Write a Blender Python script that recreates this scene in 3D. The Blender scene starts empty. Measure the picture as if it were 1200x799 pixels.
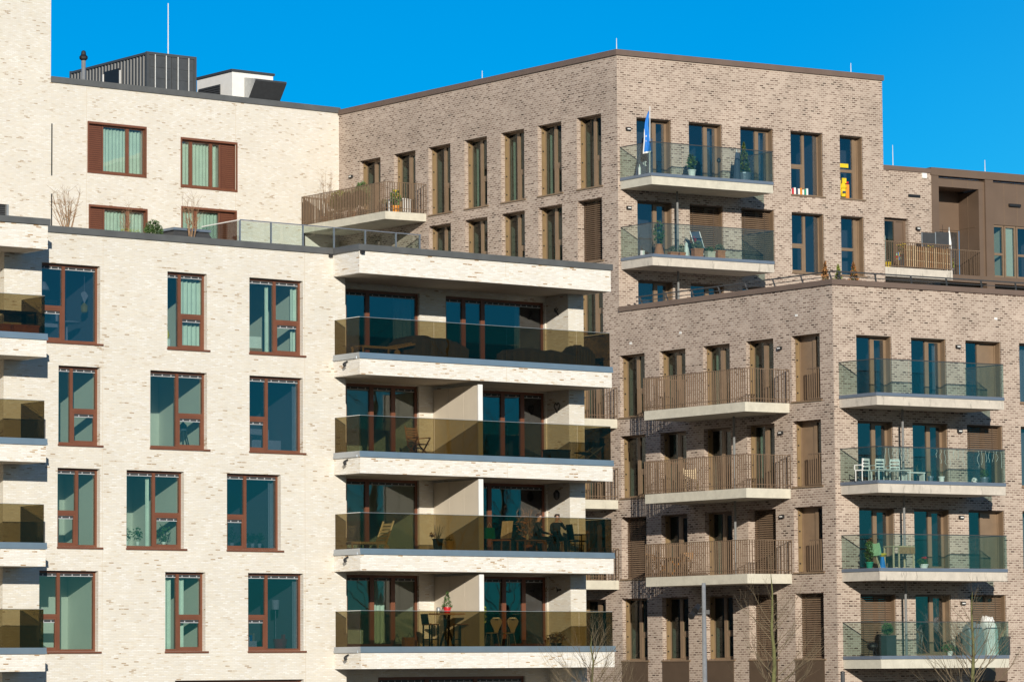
import bpy, bmesh, math, random
from mathutils import Vector, Matrix, noise
rnd = random.Random(7)
R = math.radians
scene = bpy.context.scene
COL = scene.collection

# ------------------------------------------------------------------ camera
EYE = 5.5                                   # eye height above the ground
cd = bpy.data.cameras.new('camera'); cam = bpy.data.objects.new('camera', cd); COL.objects.link(cam)
cd.sensor_width = 36.0; cd.lens = 36.0 * 4211.08 / 1200.0
cd.clip_start = 1.0; cd.clip_end = 6000.0
cam.matrix_world = Matrix.Translation((0, 0, EYE)) @ Matrix.Rotation(R(90 + 5.191), 4, 'X') @ Matrix.Rotation(R(-0.437), 4, 'Z')
scene.camera = cam

# ------------------------------------------------------------------ sky, sun, exposure
SUN_EL = 16.2
sun_h = Vector((0.105, -0.9945, 0)).normalized()
world = bpy.data.worlds.new('World'); scene.world = world; world.use_nodes = True
wn = world.node_tree; wn.nodes.clear()
out = wn.nodes.new('ShaderNodeOutputWorld'); bg = wn.nodes.new('ShaderNodeBackground')
sky = wn.nodes.new('ShaderNodeTexSky'); sky.sky_type = 'NISHITA'; sky.sun_disc = False
sky.sun_elevation = R(SUN_EL); sky.sun_rotation = math.atan2(sun_h.x, sun_h.y)
sky.air_density = 1.0; sky.dust_density = 0.2; sky.ozone_density = 4.0; sky.altitude = 100
# the clear northern half of the sky is deeper blue than the half round the sun
tc = wn.nodes.new('ShaderNodeTexCoord'); dot = wn.nodes.new('ShaderNodeVectorMath'); dot.operation = 'DOT_PRODUCT'
dot.inputs[1].default_value = (sun_h.x, sun_h.y, 0.0)
mr = wn.nodes.new('ShaderNodeMapRange'); mr.interpolation_type = 'SMOOTHSTEP'
mr.inputs['From Min'].default_value = 0.35; mr.inputs['From Max'].default_value = 1.0
hs = wn.nodes.new('ShaderNodeHueSaturation'); hs.inputs['Saturation'].default_value = 1.0
mul = wn.nodes.new('ShaderNodeMixRGB'); mul.blend_type = 'MULTIPLY'; mul.inputs[0].default_value = 1.0
sx = wn.nodes.new('ShaderNodeSeparateXYZ'); L0 = wn.links.new; L0(tc.outputs['Generated'], sx.inputs[0])
ex = wn.nodes.new('ShaderNodeMath'); ex.operation = 'SUBTRACT'; L0(sx.outputs['X'], ex.inputs[0]); L0(sx.outputs['Z'], ex.inputs[1])
em = wn.nodes.new('ShaderNodeMapRange'); em.interpolation_type = 'SMOOTHSTEP'; em.inputs['From Min'].default_value = -.12; em.inputs['From Max'].default_value = .10; L0(ex.outputs[0], em.inputs['Value'])
ec = wn.nodes.new('ShaderNodeMixRGB'); ec.inputs[1].default_value = (0.0, 0.66, 1.02, 1); ec.inputs[2].default_value = (0.075, 0.78, 1.06, 1)   # slightly hazier low in the east
L0(em.outputs[0], ec.inputs[0]); L0(ec.outputs[0], mul.inputs[2])
mix = wn.nodes.new('ShaderNodeMixRGB')
L_ = wn.links.new
L_(tc.outputs['Generated'], dot.inputs[0]); L_(dot.outputs['Value'], mr.inputs['Value'])
L_(sky.outputs[0], mul.inputs[1]); L_(sky.outputs[0], hs.inputs['Color']); hs.inputs['Saturation'].default_value = 0.45; hs.inputs['Value'].default_value = 0.42
L_(mr.outputs[0], mix.inputs[0]); L_(mul.outputs[0], mix.inputs[1]); L_(hs.outputs[0], mix.inputs[2])
L_(mix.outputs[0], bg.inputs['Color']); bg.inputs['Strength'].default_value = 0.11
L_(bg.outputs[0], out.inputs['Surface'])

sd = bpy.data.lights.new('sun', 'SUN'); sun = bpy.data.objects.new('sun', sd); COL.objects.link(sun)
sd.energy = 5.0; sd.angle = R(0.5); sd.color = (1.0, 0.93, 0.81)
to_sun = Vector((sun_h.x * math.cos(R(SUN_EL)), sun_h.y * math.cos(R(SUN_EL)), math.sin(R(SUN_EL))))
sun.rotation_euler = to_sun.to_track_quat('Z', 'Y').to_euler(); sun.location = (0, -20, 60)

scene.view_settings.view_transform = 'Standard'; scene.view_settings.look = 'None'
scene.view_settings.exposure = 0.0; scene.view_settings.gamma = 1.0; scene.view_settings.use_curve_mapping = False
scene.render.engine = 'CYCLES'
cy = scene.cycles
cy.max_bounces = 7; cy.diffuse_bounces = 3; cy.glossy_bounces = 3; cy.transparent_max_bounces = 16
cy.transmission_bounces = 4; cy.caustics_reflective = False; cy.caustics_refractive = False
cy.use_denoising = True; cy.sample_clamp_indirect = 4.0

# ------------------------------------------------------------------ materials
def new_mat(name):
    m = bpy.data.materials.new(name); m.use_nodes = True
    nt = m.node_tree; b = nt.nodes['Principled BSDF']
    return m, nt, b
def setc(b, c, rough=0.7, metal=0.0, spec=0.5):
    b.inputs['Base Color'].default_value = (c[0], c[1], c[2], 1)
    b.inputs['Roughness'].default_value = rough; b.inputs['Metallic'].default_value = metal
    b.inputs['Specular IOR Level'].default_value = spec
def plain(name, c, rough=0.7, metal=0.0, var=0.12, scale=6.0, spec=0.5, bump=0.0):
    """a surface of one colour with soft uneven patches"""
    m, nt, b = new_mat(name); setc(b, c, rough, metal, spec)
    g = nt.nodes.new('ShaderNodeNewGeometry'); n = nt.nodes.new('ShaderNodeTexNoise')
    n.inputs['Scale'].default_value = scale; n.inputs['Detail'].default_value = 4
    nt.links.new(g.outputs['Position'], n.inputs['Vector'])
    r = nt.nodes.new('ShaderNodeMapRange'); r.inputs['From Min'].default_value = .3; r.inputs['From Max'].default_value = .7
    r.inputs['To Min'].default_value = 1 - var; r.inputs['To Max'].default_value = 1 + var
    v = nt.nodes.new('ShaderNodeVectorMath'); v.operation = 'SCALE'; v.inputs[0].default_value = c
    nt.links.new(n.outputs['Fac'], r.inputs['Value']); nt.links.new(r.outputs[0], v.inputs['Scale'])
    nt.links.new(v.outputs[0], b.inputs['Base Color'])
    if bump:
        bp = nt.nodes.new('ShaderNodeBump'); bp.inputs['Strength'].default_value = bump
        nt.links.new(n.outputs['Fac'], bp.inputs['Height']); nt.links.new(bp.outputs[0], b.inputs['Normal'])
    return m

def brick(name, ramp, mortar, bw, bh, ms, blotch=0.1, offs=0.5, seed=0.0, efflo=0.0):
    m, nt, b = new_mat(name); setc(b, mortar, 0.85, 0, 0.25)
    N, L = nt.nodes, nt.links
    uv = N.new('ShaderNodeUVMap'); uv.uv_map = 'UVMap'
    # slightly uneven courses
    wob = N.new('ShaderNodeTexNoise'); wob.inputs['Scale'].default_value = 1.7; L.new(uv.outputs[0], wob.inputs['Vector'])
    add = N.new('ShaderNodeVectorMath'); add.operation = 'MULTIPLY_ADD'
    add.inputs[1].default_value = (0.012, 0.006, 0); L.new(wob.outputs['Color'], add.inputs[0]); L.new(uv.outputs[0], add.inputs[2])
    t = N.new('ShaderNodeTexBrick'); L.new(add.outputs[0], t.inputs['Vector'])
    t.offset = offs; t.offset_frequency = 2; t.squash = 1.0
    t.inputs['Color1'].default_value = (0, 0, 0, 1); t.inputs['Color2'].default_value = (1, 1, 1, 1)
    t.inputs['Mortar'].default_value = (0.5, 0.5, 0.5, 1); t.inputs['Scale'].default_value = 1.0
    t.inputs['Mortar Size'].default_value = ms; t.inputs['Mortar Smooth'].default_value = 0.3
    t.inputs['Bias'].default_value = 0; t.inputs['Brick Width'].default_value = bw; t.inputs['Row Height'].default_value = bh
    # a little more variety where patches of darker bricks were laid
    pn = N.new('ShaderNodeTexNoise'); pn.inputs['Scale'].default_value = 1.1; pn.inputs['Detail'].default_value = 5
    off = N.new('ShaderNodeVectorMath'); off.inputs[1].default_value = (seed, seed * 2, 0); L.new(uv.outputs[0], off.inputs[0]); L.new(off.outputs[0], pn.inputs['Vector'])
    sh = N.new('ShaderNodeMapRange'); sh.inputs['From Min'].default_value = .3; sh.inputs['From Max'].default_value = .7
    sh.inputs['To Min'].default_value = -.10; sh.inputs['To Max'].default_value = .10; L.new(pn.outputs['Fac'], sh.inputs['Value'])
    ad = N.new('ShaderNodeMath'); ad.operation = 'ADD'; L.new(t.outputs['Color'], ad.inputs[0]); L.new(sh.outputs[0], ad.inputs[1])
    cr = N.new('ShaderNodeValToRGB'); cr.color_ramp.interpolation = 'LINEAR'
    els = cr.color_ramp.elements
    while len(els) > 1: els.remove(els[-1])
    els[0].position = ramp[0][0]; els[0].color = (*ramp[0][1], 1)
    for p, c in ramp[1:]:
        e = els.new(p); e.color = (*c, 1)
    L.new(ad.outputs[0], cr.inputs['Fac'])
    mx = N.new('ShaderNodeMixRGB'); L.new(t.outputs['Fac'], mx.inputs[0]); L.new(cr.outputs[0], mx.inputs[1]); mx.inputs[2].default_value = (*mortar, 1)
    # weathering
    wn2 = N.new('ShaderNodeTexNoise'); wn2.inputs['Scale'].default_value = 0.55; wn2.inputs['Detail'].default_value = 6; wn2.inputs['Roughness'].default_value = .65
    L.new(off.outputs[0], wn2.inputs['Vector'])
    wr = N.new('ShaderNodeMapRange'); wr.inputs['From Min'].default_value = .3; wr.inputs['From Max'].default_value = .7
    wr.inputs['To Min'].default_value = 1 - blotch; wr.inputs['To Max'].default_value = 1 + blotch * .6; L.new(wn2.outputs['Fac'], wr.inputs['Value'])
    sc = N.new('ShaderNodeVectorMath'); sc.operation = 'SCALE'; L.new(mx.outputs[0], sc.inputs[0]); L.new(wr.outputs[0], sc.inputs['Scale'])
    last = sc.outputs[0]
    if efflo:
        en = N.new('ShaderNodeTexNoise'); en.inputs['Scale'].default_value = 1.3; en.inputs['Detail'].default_value = 7; en.inputs['Roughness'].default_value = .7
        o2 = N.new('ShaderNodeVectorMath'); o2.operation = 'MULTIPLY_ADD'; o2.inputs[1].default_value = (0.8, 1.3, 1); o2.inputs[2].default_value = (seed + 17, 4, 0)
        L.new(uv.outputs[0], o2.inputs[0]); L.new(o2.outputs[0], en.inputs['Vector'])
        er = N.new('ShaderNodeMapRange'); er.inputs['From Min'].default_value = .60; er.inputs['From Max'].default_value = .72
        er.inputs['To Max'].default_value = efflo; L.new(en.outputs['Fac'], er.inputs['Value'])
        e2 = N.new('ShaderNodeMixRGB'); L.new(er.outputs[0], e2.inputs[0]); L.new(last, e2.inputs[1]); e2.inputs[2].default_value = (.78, .74, .68, 1) if mortar[0] > .6 else (.60, .50, .42, 1)
        last = e2.outputs[0]
    L.new(last, b.inputs['Base Color'])
    bp = N.new('ShaderNodeBump'); bp.inputs['Strength'].default_value = 0.5; bp.inputs['Distance'].default_value = 0.012
    inv = N.new('ShaderNodeMath'); inv.operation = 'SUBTRACT'; inv.inputs[0].default_value = 1; L.new(t.outputs['Fac'], inv.inputs[1])
    L.new(inv.outputs[0], bp.inputs['Height']); L.new(bp.outputs[0], b.inputs['Normal'])
    return m

def glass(name, tint, refl=0.04, rough=0.0):
    """thin pane: what lies behind shows through tinted, the rest is mirrored more at a grazing angle"""
    m, nt, b = new_mat(name); nt.nodes.remove(b)
    N, L = nt.nodes, nt.links
    o = N['Material Output']
    tr = N.new('ShaderNodeBsdfTransparent'); tr.inputs[0].default_value = (*[math.sqrt(t) for t in tint], 1)   # a pane has two faces
    g = N.new('ShaderNodeBsdfGlossy'); g.inputs['Roughness'].default_value = rough
    geo = N.new('ShaderNodeNewGeometry'); nz = N.new('ShaderNodeTexNoise'); nz.inputs['Scale'].default_value = 0.8
    bp = N.new('ShaderNodeBump'); bp.inputs['Strength'].default_value = 0.06; bp.inputs['Distance'].default_value = 0.05
    L.new(geo.outputs['Position'], nz.inputs['Vector']); L.new(nz.outputs['Fac'], bp.inputs['Height']); L.new(bp.outputs[0], g.inputs['Normal'])
    d = N.new('ShaderNodeVectorMath'); d.operation = 'DOT_PRODUCT'; L.new(geo.outputs['Incoming'], d.inputs[0]); L.new(geo.outputs['Normal'], d.inputs[1])
    ab = N.new('ShaderNodeMath'); ab.operation = 'ABSOLUTE'; L.new(d.outputs['Value'], ab.inputs[0])
    iv = N.new('ShaderNodeMath'); iv.operation = 'SUBTRACT'; iv.inputs[0].default_value = 1; L.new(ab.outputs[0], iv.inputs[1])
    pw = N.new('ShaderNodeMath'); pw.operation = 'POWER'; pw.inputs[1].default_value = 5; L.new(iv.outputs[0], pw.inputs[0])
    ma = N.new('ShaderNodeMath'); ma.operation = 'MULTIPLY_ADD'; ma.use_clamp = True; ma.inputs[1].default_value = 1 - refl; ma.inputs[2].default_value = refl
    L.new(pw.outputs[0], ma.inputs[0])
    mx = N.new('ShaderNodeMixShader'); L.new(ma.outputs[0], mx.inputs[0])
    L.new(tr.outputs[0], mx.inputs[1]); L.new(g.outputs[0], mx.inputs[2]); L.new(mx.outputs[0], o.inputs['Surface'])
    return m

def concrete(name, c, stain=0.5):
    m, nt, b = new_mat(name); setc(b, c, .85, 0, .3)
    N, L = nt.nodes, nt.links
    geo = N.new('ShaderNodeNewGeometry')
    n1 = N.new('ShaderNodeTexNoise'); n1.inputs['Scale'].default_value = 3; n1.inputs['Detail'].default_value = 8; n1.inputs['Roughness'].default_value = .7
    mp = N.new('ShaderNodeMapping'); mp.inputs['Scale'].default_value = (5, 5, 1.2); L.new(geo.outputs['Position'], mp.inputs[0])
    n2 = N.new('ShaderNodeTexNoise'); n2.inputs['Scale'].default_value = 1; n2.inputs['Detail'].default_value = 8; n2.inputs['Roughness'].default_value = .75; L.new(mp.outputs[0], n2.inputs['Vector'])
    L.new(geo.outputs['Position'], n1.inputs['Vector'])
    r1 = N.new('ShaderNodeMapRange'); r1.inputs['From Min'].default_value = .3; r1.inputs['From Max'].default_value = .7; r1.inputs['To Min'].default_value = .85; r1.inputs['To Max'].default_value = 1.1
    L.new(n1.outputs['Fac'], r1.inputs['Value'])
    r2 = N.new('ShaderNodeMapRange'); r2.inputs['From Min'].default_value = .56; r2.inputs['From Max'].default_value = .70; r2.inputs['To Min'].default_value = 1; r2.inputs['To Max'].default_value = 1 - stain
    L.new(n2.outputs['Fac'], r2.inputs['Value'])
    mu = N.new('ShaderNodeMath'); mu.operation = 'MULTIPLY'; L.new(r1.outputs[0], mu.inputs[0]); L.new(r2.outputs[0], mu.inputs[1])
    v = N.new('ShaderNodeVectorMath'); v.operation = 'SCALE'; v.inputs[0].default_value = c; L.new(mu.outputs[0], v.inputs['Scale']); L.new(v.outputs[0], b.inputs['Base Color'])
    return m

M = {}
M['cream'] = brick('cream_brick', [(0.0, (.42, .32, .22)), (.010, (.54, .45, .34)), (.03, (.63, .56, .46)), (.10, (.68, .625, .53)), (.18, (.71, .665, .58)), (.3, (.67, .64, .58)), (.42, (.73, .68, .58)), (.55, (.71, .675, .61)), (.68, (.74, .71, .64)), (.8, (.69, .64, .56)), (.9, (.75, .73, .69)), (1.0, (.79, .77, .72))],
                   (.66, .62, .55), .18, .050, .009, .05, seed=3, efflo=.5)
M['cream_band'] = brick('cream_band_brick', [(0.0, (.40, .25, .13)), (.02, (.56, .42, .27)), (.05, (.70, .62, .50)), (.2, (.76, .72, .64)), (.4, (.73, .69, .63)), (.6, (.80, .76, .69)), (1.0, (.84, .82, .78))],
                   (.72, .69, .63), .19, .050, .009, .05, seed=8, efflo=.5)
M['brown'] = brick('brown_brick', [(0.0, (.06, .035, .028)), (.03, (.13, .082, .065)), (.12, (.22, .152, .122)), (.4, (.315, .232, .190)), (.7, (.40, .308, .255)), (1.0, (.49, .395, .33))],
                   (.50, .418, .345), .205, .083, .021, .16, seed=5, efflo=.6)
M['copper'] = plain('reddish_brown_aluminium', (.165, .062, .033), .42, 0, .08, 3)
M['copper_dark'] = plain('dark_brown_aluminium', (.10, .035, .02), .5, 0, .08, 3)
M['bronze'] = plain('bronze_aluminium', (.24, .165, .105), .42, .15, .08, 3)
M['gold'] = plain('light_bronze_leaf', (.27, .185, .095), .45, .1, .08, 3)
M['bronze_clad'] = plain('bronze_cladding', (.165, .112, .078), .45, .15, .07, 1.2)
M['bronze_dark'] = plain('dark_bronze', (.11, .075, .05), .5, .1, .08, 3)
M['rail'] = plain('bronze_railing', (.19, .13, .085), .5, .1, .1, 5)
M['grey_cope'] = plain('grey_coping', (.125, .127, .125), .45, .2, .12, 2)
M['brown_cope'] = plain('brown_coping', (.165, .115, .09), .5, .1, .08, 2)
M['alu'] = plain('brushed_aluminium_edge', (.46, .50, .55), .30, .75, .06, 2)
M['blue_alu'] = plain('blue_grey_edge', (.17, .21, .27), .35, .3, .06, 2)
M['steel'] = plain('galvanised_steel', (.42, .43, .43), .4, .5, .1, 8)
M['mast'] = plain('pale_mast', (.7, .7, .7), .5, 0, .05, 8)
M['concrete'] = concrete('balcony_concrete', (.56, .51, .44), .6)
M['concrete_clean'] = concrete('smooth_concrete', (.58, .55, .46), .12)
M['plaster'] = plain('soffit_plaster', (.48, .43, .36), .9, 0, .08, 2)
M['screen'] = plain('beige_screen', (.60, .53, .43), .6, 0, .04, 1.5)
M['white'] = plain('white_paint', (.80, .79, .76), .5, 0, .04, 4)
M['rail_white'] = plain('blind_rail_grey', (.46, .48, .50), .5, 0, .05, 4)
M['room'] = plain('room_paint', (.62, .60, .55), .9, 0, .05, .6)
M['room2'] = plain('dimmed_room_paint', (.34, .34, .33), .9, 0, .05, .6)  # darker copy of the room paint, standing in for dim interiors
M['parquet'] = plain('parquet', (.22, .13, .07), .5, 0, .15, 2)
M['roof'] = plain('roof_gravel', (.28, .27, .25), .95, 0, .2, 12)
M['winglass'] = glass('window_glass', (.64, .76, .71), .09)
M['dimwin'] = glass('dim_window_glass', (.30, .38, .34), .05)
M['bluewin'] = glass('solar_glass', (.30, .34, .40), .13)
M['tint'] = glass('bronze_tinted_glass', (.31, .25, .13), .025)
M['clear'] = glass('greenish_glass', (.68, .79, .76), .05)
M['darkclear'] = glass('grey_glass', (.50, .60, .60), .05)
M['curtain'] = plain('pale_curtain', (.70, .76, .70), .9, 0, .06, 3)
M['blind'] = plain('bronze_slats', (.22, .15, .10), .45, .2, .1, 5)
M['black'] = plain('black_metal', (.015, .015, .016), .5, 0, .1, 6)
M['darkgrey'] = plain('dark_grey', (.045, .047, .05), .6, 0, .12, 6)
M['container'] = plain('anthracite_paint', (.065, .07, .075), .5, 0, .12, 3)
M['wood'] = plain('teak', (.34, .19, .09), .65, 0, .2, 14)
M['palewood'] = plain('pale_wood', (.55, .43, .27), .65, 0, .15, 14)
M['terracotta'] = plain('terracotta', (.48, .19, .09), .8, 0, .12, 9)
M['tarp'] = plain('grey_tarpaulin', (.14, .125, .12), .7, 0, .12, 4, bump=.4)
M['red'] = plain('red_glaze', (.55, .02, .03), .4)
M['teal'] = plain('green_bag', (.02, .30, .20), .6)
M['green'] = plain('lime_plastic', (.32, .50, .28), .45)
M['yellow'] = plain('yellow_plastic', (.75, .55, .02), .45)
M['orange'] = plain('orange_plastic', (.70, .27, .03), .5)
M['blueflag'] = plain('blue_flag', (.02, .20, .62), .7)
M['navy'] = plain('navy_cloth', (.05, .07, .11), .8)
M['leaf'] = plain('leaf_green', (.07, .13, .035), .6, 0, .35, 12)
M['leaf2'] = plain('yellow_green_leaf', (.22, .26, .04), .6, 0, .3, 12)
M['conifer'] = plain('conifer_green', (.05, .09, .025), .7, 0, .4, 14)
M['olive'] = plain('grey_leaf', (.16, .17, .09), .7, 0, .3, 12)
M['dry'] = plain('dry_twigs', (.30, .19, .11), .85, 0, .25, 12)
M['rust'] = plain('rusty_leaf', (.32, .14, .04), .8, 0, .3, 12)
M['bark'] = plain('bark', (.17, .13, .08), .9, 0, .25, 10)
M['mossbark'] = plain('mossy_bark', (.12, .12, .045), .9, 0, .35, 6)
M['skin'] = plain('skin', (.50, .29, .20), .6, 0, .04, 5)
M['cloth_dark'] = plain('dark_jacket', (.018, .018, .022), .85, 0, .15, 9)
M['hair'] = plain('dark_hair', (.03, .018, .012), .7, 0, .2, 30)
M['ground'] = plain('paving', (.13, .12, .105), .9, 0, .15, .5)
M['asphalt'] = plain('asphalt', (.055, .055, .056), .9, 0, .2, 3)
M['grass'] = plain('grass', (.06, .09, .03), .95, 0, .3, 2)

# ------------------------------------------------------------------ geometry helpers
class Frame:
    """a facade: origin, u = to the right along it, n = outwards from it; heights are above eye level"""
    def __init__(s, o, deg):
        s.o = Vector((o[0], o[1], EYE)); s.a = R(deg)
        s.u = Vector((math.cos(s.a), math.sin(s.a), 0)); s.n = Vector((s.u.y, -s.u.x, 0))
    def P(s, a, d, z): return s.o + s.u * a + s.n * d + Vector((0, 0, z))
class Ident:
    a = 0.0
    def P(s, a, d, z): return Vector((a, d, z))
ID = Ident()                                     # local: x right, y towards the wall, z up
AW, AR = 38.028, 31.334
FW1 = Frame((-5.718, 114.709), AW)               # cream front wing
FW2 = Frame((-7.290, 151.247), AW)               # cream rear block
FBL = Frame((11.422, 127.321), AW - 90)          # long side of the brown building
FCR = Frame((11.422, 127.321), AR)               # its low front
FBR = Frame((4.1055, 136.676), AR)               # its tall front
o_ = FBR.o - FBR.n * 1.9
FE = Frame((o_.x, o_.y), AR)                     # recessed part on the right
NV = FW1.n.copy(); RV = FCR.u.copy(); WV = FW1.u.copy()

class MB:
    def __init__(s, *mats): s.v = []; s.f = []; s.mi = []; s.mats = list(mats); s.smooth = False; s.uvs = True
    def _m(s, m):
        if m is None: return 0
        if isinstance(m, int): return m
        if m not in s.mats: s.mats.append(m)
        return s.mats.index(m)
    def poly(s, pts, m=None):
        i = len(s.v); s.v += [Vector(p) for p in pts]; s.f.append(tuple(range(i, i + len(pts)))); s.mi.append(s._m(m)); return s
    def box(s, fr, a0, a1, d0, d1, z0, z1, m=None):
        P = fr.P; i = len(s.v); m = s._m(m)
        s.v += [P(a0, d0, z0), P(a1, d0, z0), P(a1, d1, z0), P(a0, d1, z0), P(a0, d0, z1), P(a1, d0, z1), P(a1, d1, z1), P(a0, d1, z1)]
        for q in ((0, 1, 2, 3), (7, 6, 5, 4), (0, 4, 5, 1), (1, 5, 6, 2), (2, 6, 7, 3), (3, 7, 4, 0)):
            s.f.append(tuple(i + k for k in q)); s.mi.append(m)
        return s
    def prism(s, pts, z0, z1, m=None, mb=None, mt=None):
        """vertical prism over a ground polygon (world x, y); z above eye level"""
        n = len(pts); i = len(s.v); m = s._m(m)
        s.v += [Vector((p[0], p[1], EYE + z0)) for p in pts] + [Vector((p[0], p[1], EYE + z1)) for p in pts]
        for k in range(n):
            s.f.append((i + k, i + (k + 1) % n, i + n + (k + 1) % n, i + n + k)); s.mi.append(m)
        s.f.append(tuple(i + k for k in range(n))); s.mi.append(m if mb is None else s._m(mb))
        s.f.append(tuple(i + n + k for k in range(n))); s.mi.append(m if mt is None else s._m(mt))
        return s
    def tube(s, p, q, r0, r1=None, n=8, m=None, caps=True):
        p, q = Vector(p), Vector(q); r1 = r0 if r1 is None else r1
        d = (q - p)
        if d.length < 1e-6: return s
        d.normalize(); a = d.orthogonal().normalized(); b = d.cross(a); i = len(s.v); m = s._m(m)
        for c, r in ((p, r0), (q, r1)):
            for k in range(n):
                t = 2 * math.pi * k / n; s.v.append(c + a * (r * math.cos(t)) + b * (r * math.sin(t)))
        for k in range(n):
            s.f.append((i + k, i + (k + 1) % n, i + n + (k + 1) % n, i + n + k)); s.mi.append(m)
        if caps:
            s.f.append(tuple(i + k for k in range(n))); s.mi.append(m); s.f.append(tuple(i + n + k for k in range(n))); s.mi.append(m)
        return s
    def bar(s, p, q, w, h=None, m=None):
        """square bar between two points"""
        h = w if h is None else h
        p, q = Vector(p), Vector(q); d = (q - p).normalized(); up = Vector((0, 0, 1))
        if abs(d.z) > .95: up = Vector((0, 1, 0))
        a = d.cross(up).normalized() * (w / 2); b = a.cross(d).normalized() * (h / 2); i = len(s.v); m = s._m(m)
        for c in (p, q): s.v += [c - a - b, c + a - b, c + a + b, c - a + b]
        for f in ((0, 1, 2, 3), (7, 6, 5, 4), (0, 4, 5, 1), (1, 5, 6, 2), (2, 6, 7, 3), (3, 7, 4, 0)):
            s.f.append(tuple(i + k for k in f)); s.mi.append(m)
        return s
    def lathe(s, prof, n=16, m=None, c=(0, 0, 0)):
        i = len(s.v); m = s._m(m); c = Vector(c)
        for r, z in prof:
            for k in range(n):
                t = 2 * math.pi * k / n; s.v.append(c + Vector((r * math.cos(t), r * math.sin(t), z)))
        for j in range(len(prof) - 1):
            for k in range(n):
                s.f.append((i + j * n + k, i + j * n + (k + 1) % n, i + (j + 1) * n + (k + 1) % n, i + (j + 1) * n + k)); s.mi.append(m)
        s.f.append(tuple(i + k for k in range(n))); s.mi.append(m)
        j = (len(prof) - 1) * n; s.f.append(tuple(i + j + k for k in range(n))); s.mi.append(m)
        return s
    def build(s, name, parent=None, label=None):
        me = bpy.data.meshes.new(name)
        off = parent.location if (parent is not None and parent.get('_world')) else Vector((0, 0, 0))
        if parent is not None and parent.get('_sub'): off = Vector(parent['_off'])
        me.from_pydata([tuple(v - off) for v in s.v], [], s.f)
        for m in s.mats: me.materials.append(m)
        if s.mats: me.polygons.foreach_set('material_index', s.mi)
        if s.uvs:
            uv = me.uv_layers.new(name='UVMap')
            for p, f in zip(me.polygons, s.f):
                nn = p.normal
                if abs(nn.z) > .8:
                    for li, vi in zip(p.loop_indices, f): uv.data[li].uv = (s.v[vi].x, s.v[vi].y)
                else:
                    t = Vector((nn.y, -nn.x, 0)).normalized() if (abs(nn.x) + abs(nn.y)) > 1e-6 else Vector((1, 0, 0))
                    if t.x < 0: t = -t
                    for li, vi in zip(p.loop_indices, f): uv.data[li].uv = (s.v[vi].dot(t), s.v[vi].z)
        if s.smooth: me.polygons.foreach_set('use_smooth', [True] * len(me.polygons))
        o = bpy.data.objects.new(name, me); COL.objects.link(o)
        if parent is not None:
            o.parent = parent
            if parent.get('_world'): o['_sub'] = True; o['_off'] = tuple(parent.location)
            elif parent.get('_sub'): o['_sub'] = True; o['_off'] = tuple(parent['_off'])
        if label: o['label'] = label
        return o

def tag(o, label, cat, group=None, kind=None):
    if label: o['label'] = label
    if cat: o['category'] = cat
    if group: o['group'] = group
    if kind: o['kind'] = kind
    return o
def building(name, loc, label, cat='building'):
    o = bpy.data.objects.new(name, None); COL.objects.link(o); o.location = loc; o['_world'] = True
    return tag(o, label, cat)
def place(o, fr, a, d, z, rot=0.0):
    o.location = fr.P(a, d, z); o.rotation_euler = (0, 0, fr.a + R(rot)); return o
def thing(name, label, cat, fr, a, d, z, rot=0.0, group=None):
    o = bpy.data.objects.new(name, None); COL.objects.link(o); place(o, fr, a, d, z, rot)
    return tag(o, label, cat, group)
def single(mb, name, label, cat, fr, a, d, z, rot=0.0, group=None):
    o = mb.build(name); place(o, fr, a, d, z, rot); return tag(o, label, cat, group)
def dup(root, label=None, group=None):
    r = root.copy(); COL.objects.link(r)
    if label: r['label'] = label
    if group: r['group'] = group
    for ch in list(root.children):
        c = ch.copy(); COL.objects.link(c); c.parent = r
        for g in list(ch.children):
            e = g.copy(); COL.objects.link(e); e.parent = c
    return r

# walls with openings: a sheet with holes, plus the reveals of each hole
def wall(mb, fr, a0, a1, z0, z1, holes=(), reveal=.3, d=0.0, m=None, mr=None):
    xs = sorted(set([a0, a1] + [min(max(h[k], a0), a1) for h in holes for k in (0, 1)]))
    zs = sorted(set([z0, z1] + [min(max(h[k], z0), z1) for h in holes for k in (2, 3)]))
    for i in range(len(xs) - 1):
        for j in range(len(zs) - 1):
            cx, cz = (xs[i] + xs[i + 1]) / 2, (zs[j] + zs[j + 1]) / 2
            if any(h[0] < cx < h[1] and h[2] < cz < h[3] for h in holes): continue
            mb.poly([fr.P(xs[i], d, zs[j]), fr.P(xs[i + 1], d, zs[j]), fr.P(xs[i + 1], d, zs[j + 1]), fr.P(xs[i], d, zs[j + 1])], m)
    for h in holes:
        r = h[4] if len(h) > 4 else reveal
        x0, x1, y0, y1 = h[:4]; e = d - r; P = fr.P
        mb.poly([P(x0, d, y0), P(x0, d, y1), P(x0, e, y1), P(x0, e, y0)], mr if mr else m)
        mb.poly([P(x1, d, y0), P(x1, e, y0), P(x1, e, y1), P(x1, d, y1)], mr if mr else m)
        mb.poly([P(x0, d, y1), P(x1, d, y1), P(x1, e, y1), P(x0, e, y1)], mr if mr else m)
        mb.poly([P(x0, d, y0), P(x0, e, y0), P(x1, e, y0), P(x1, d, y0)], mr if mr else m)

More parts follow.
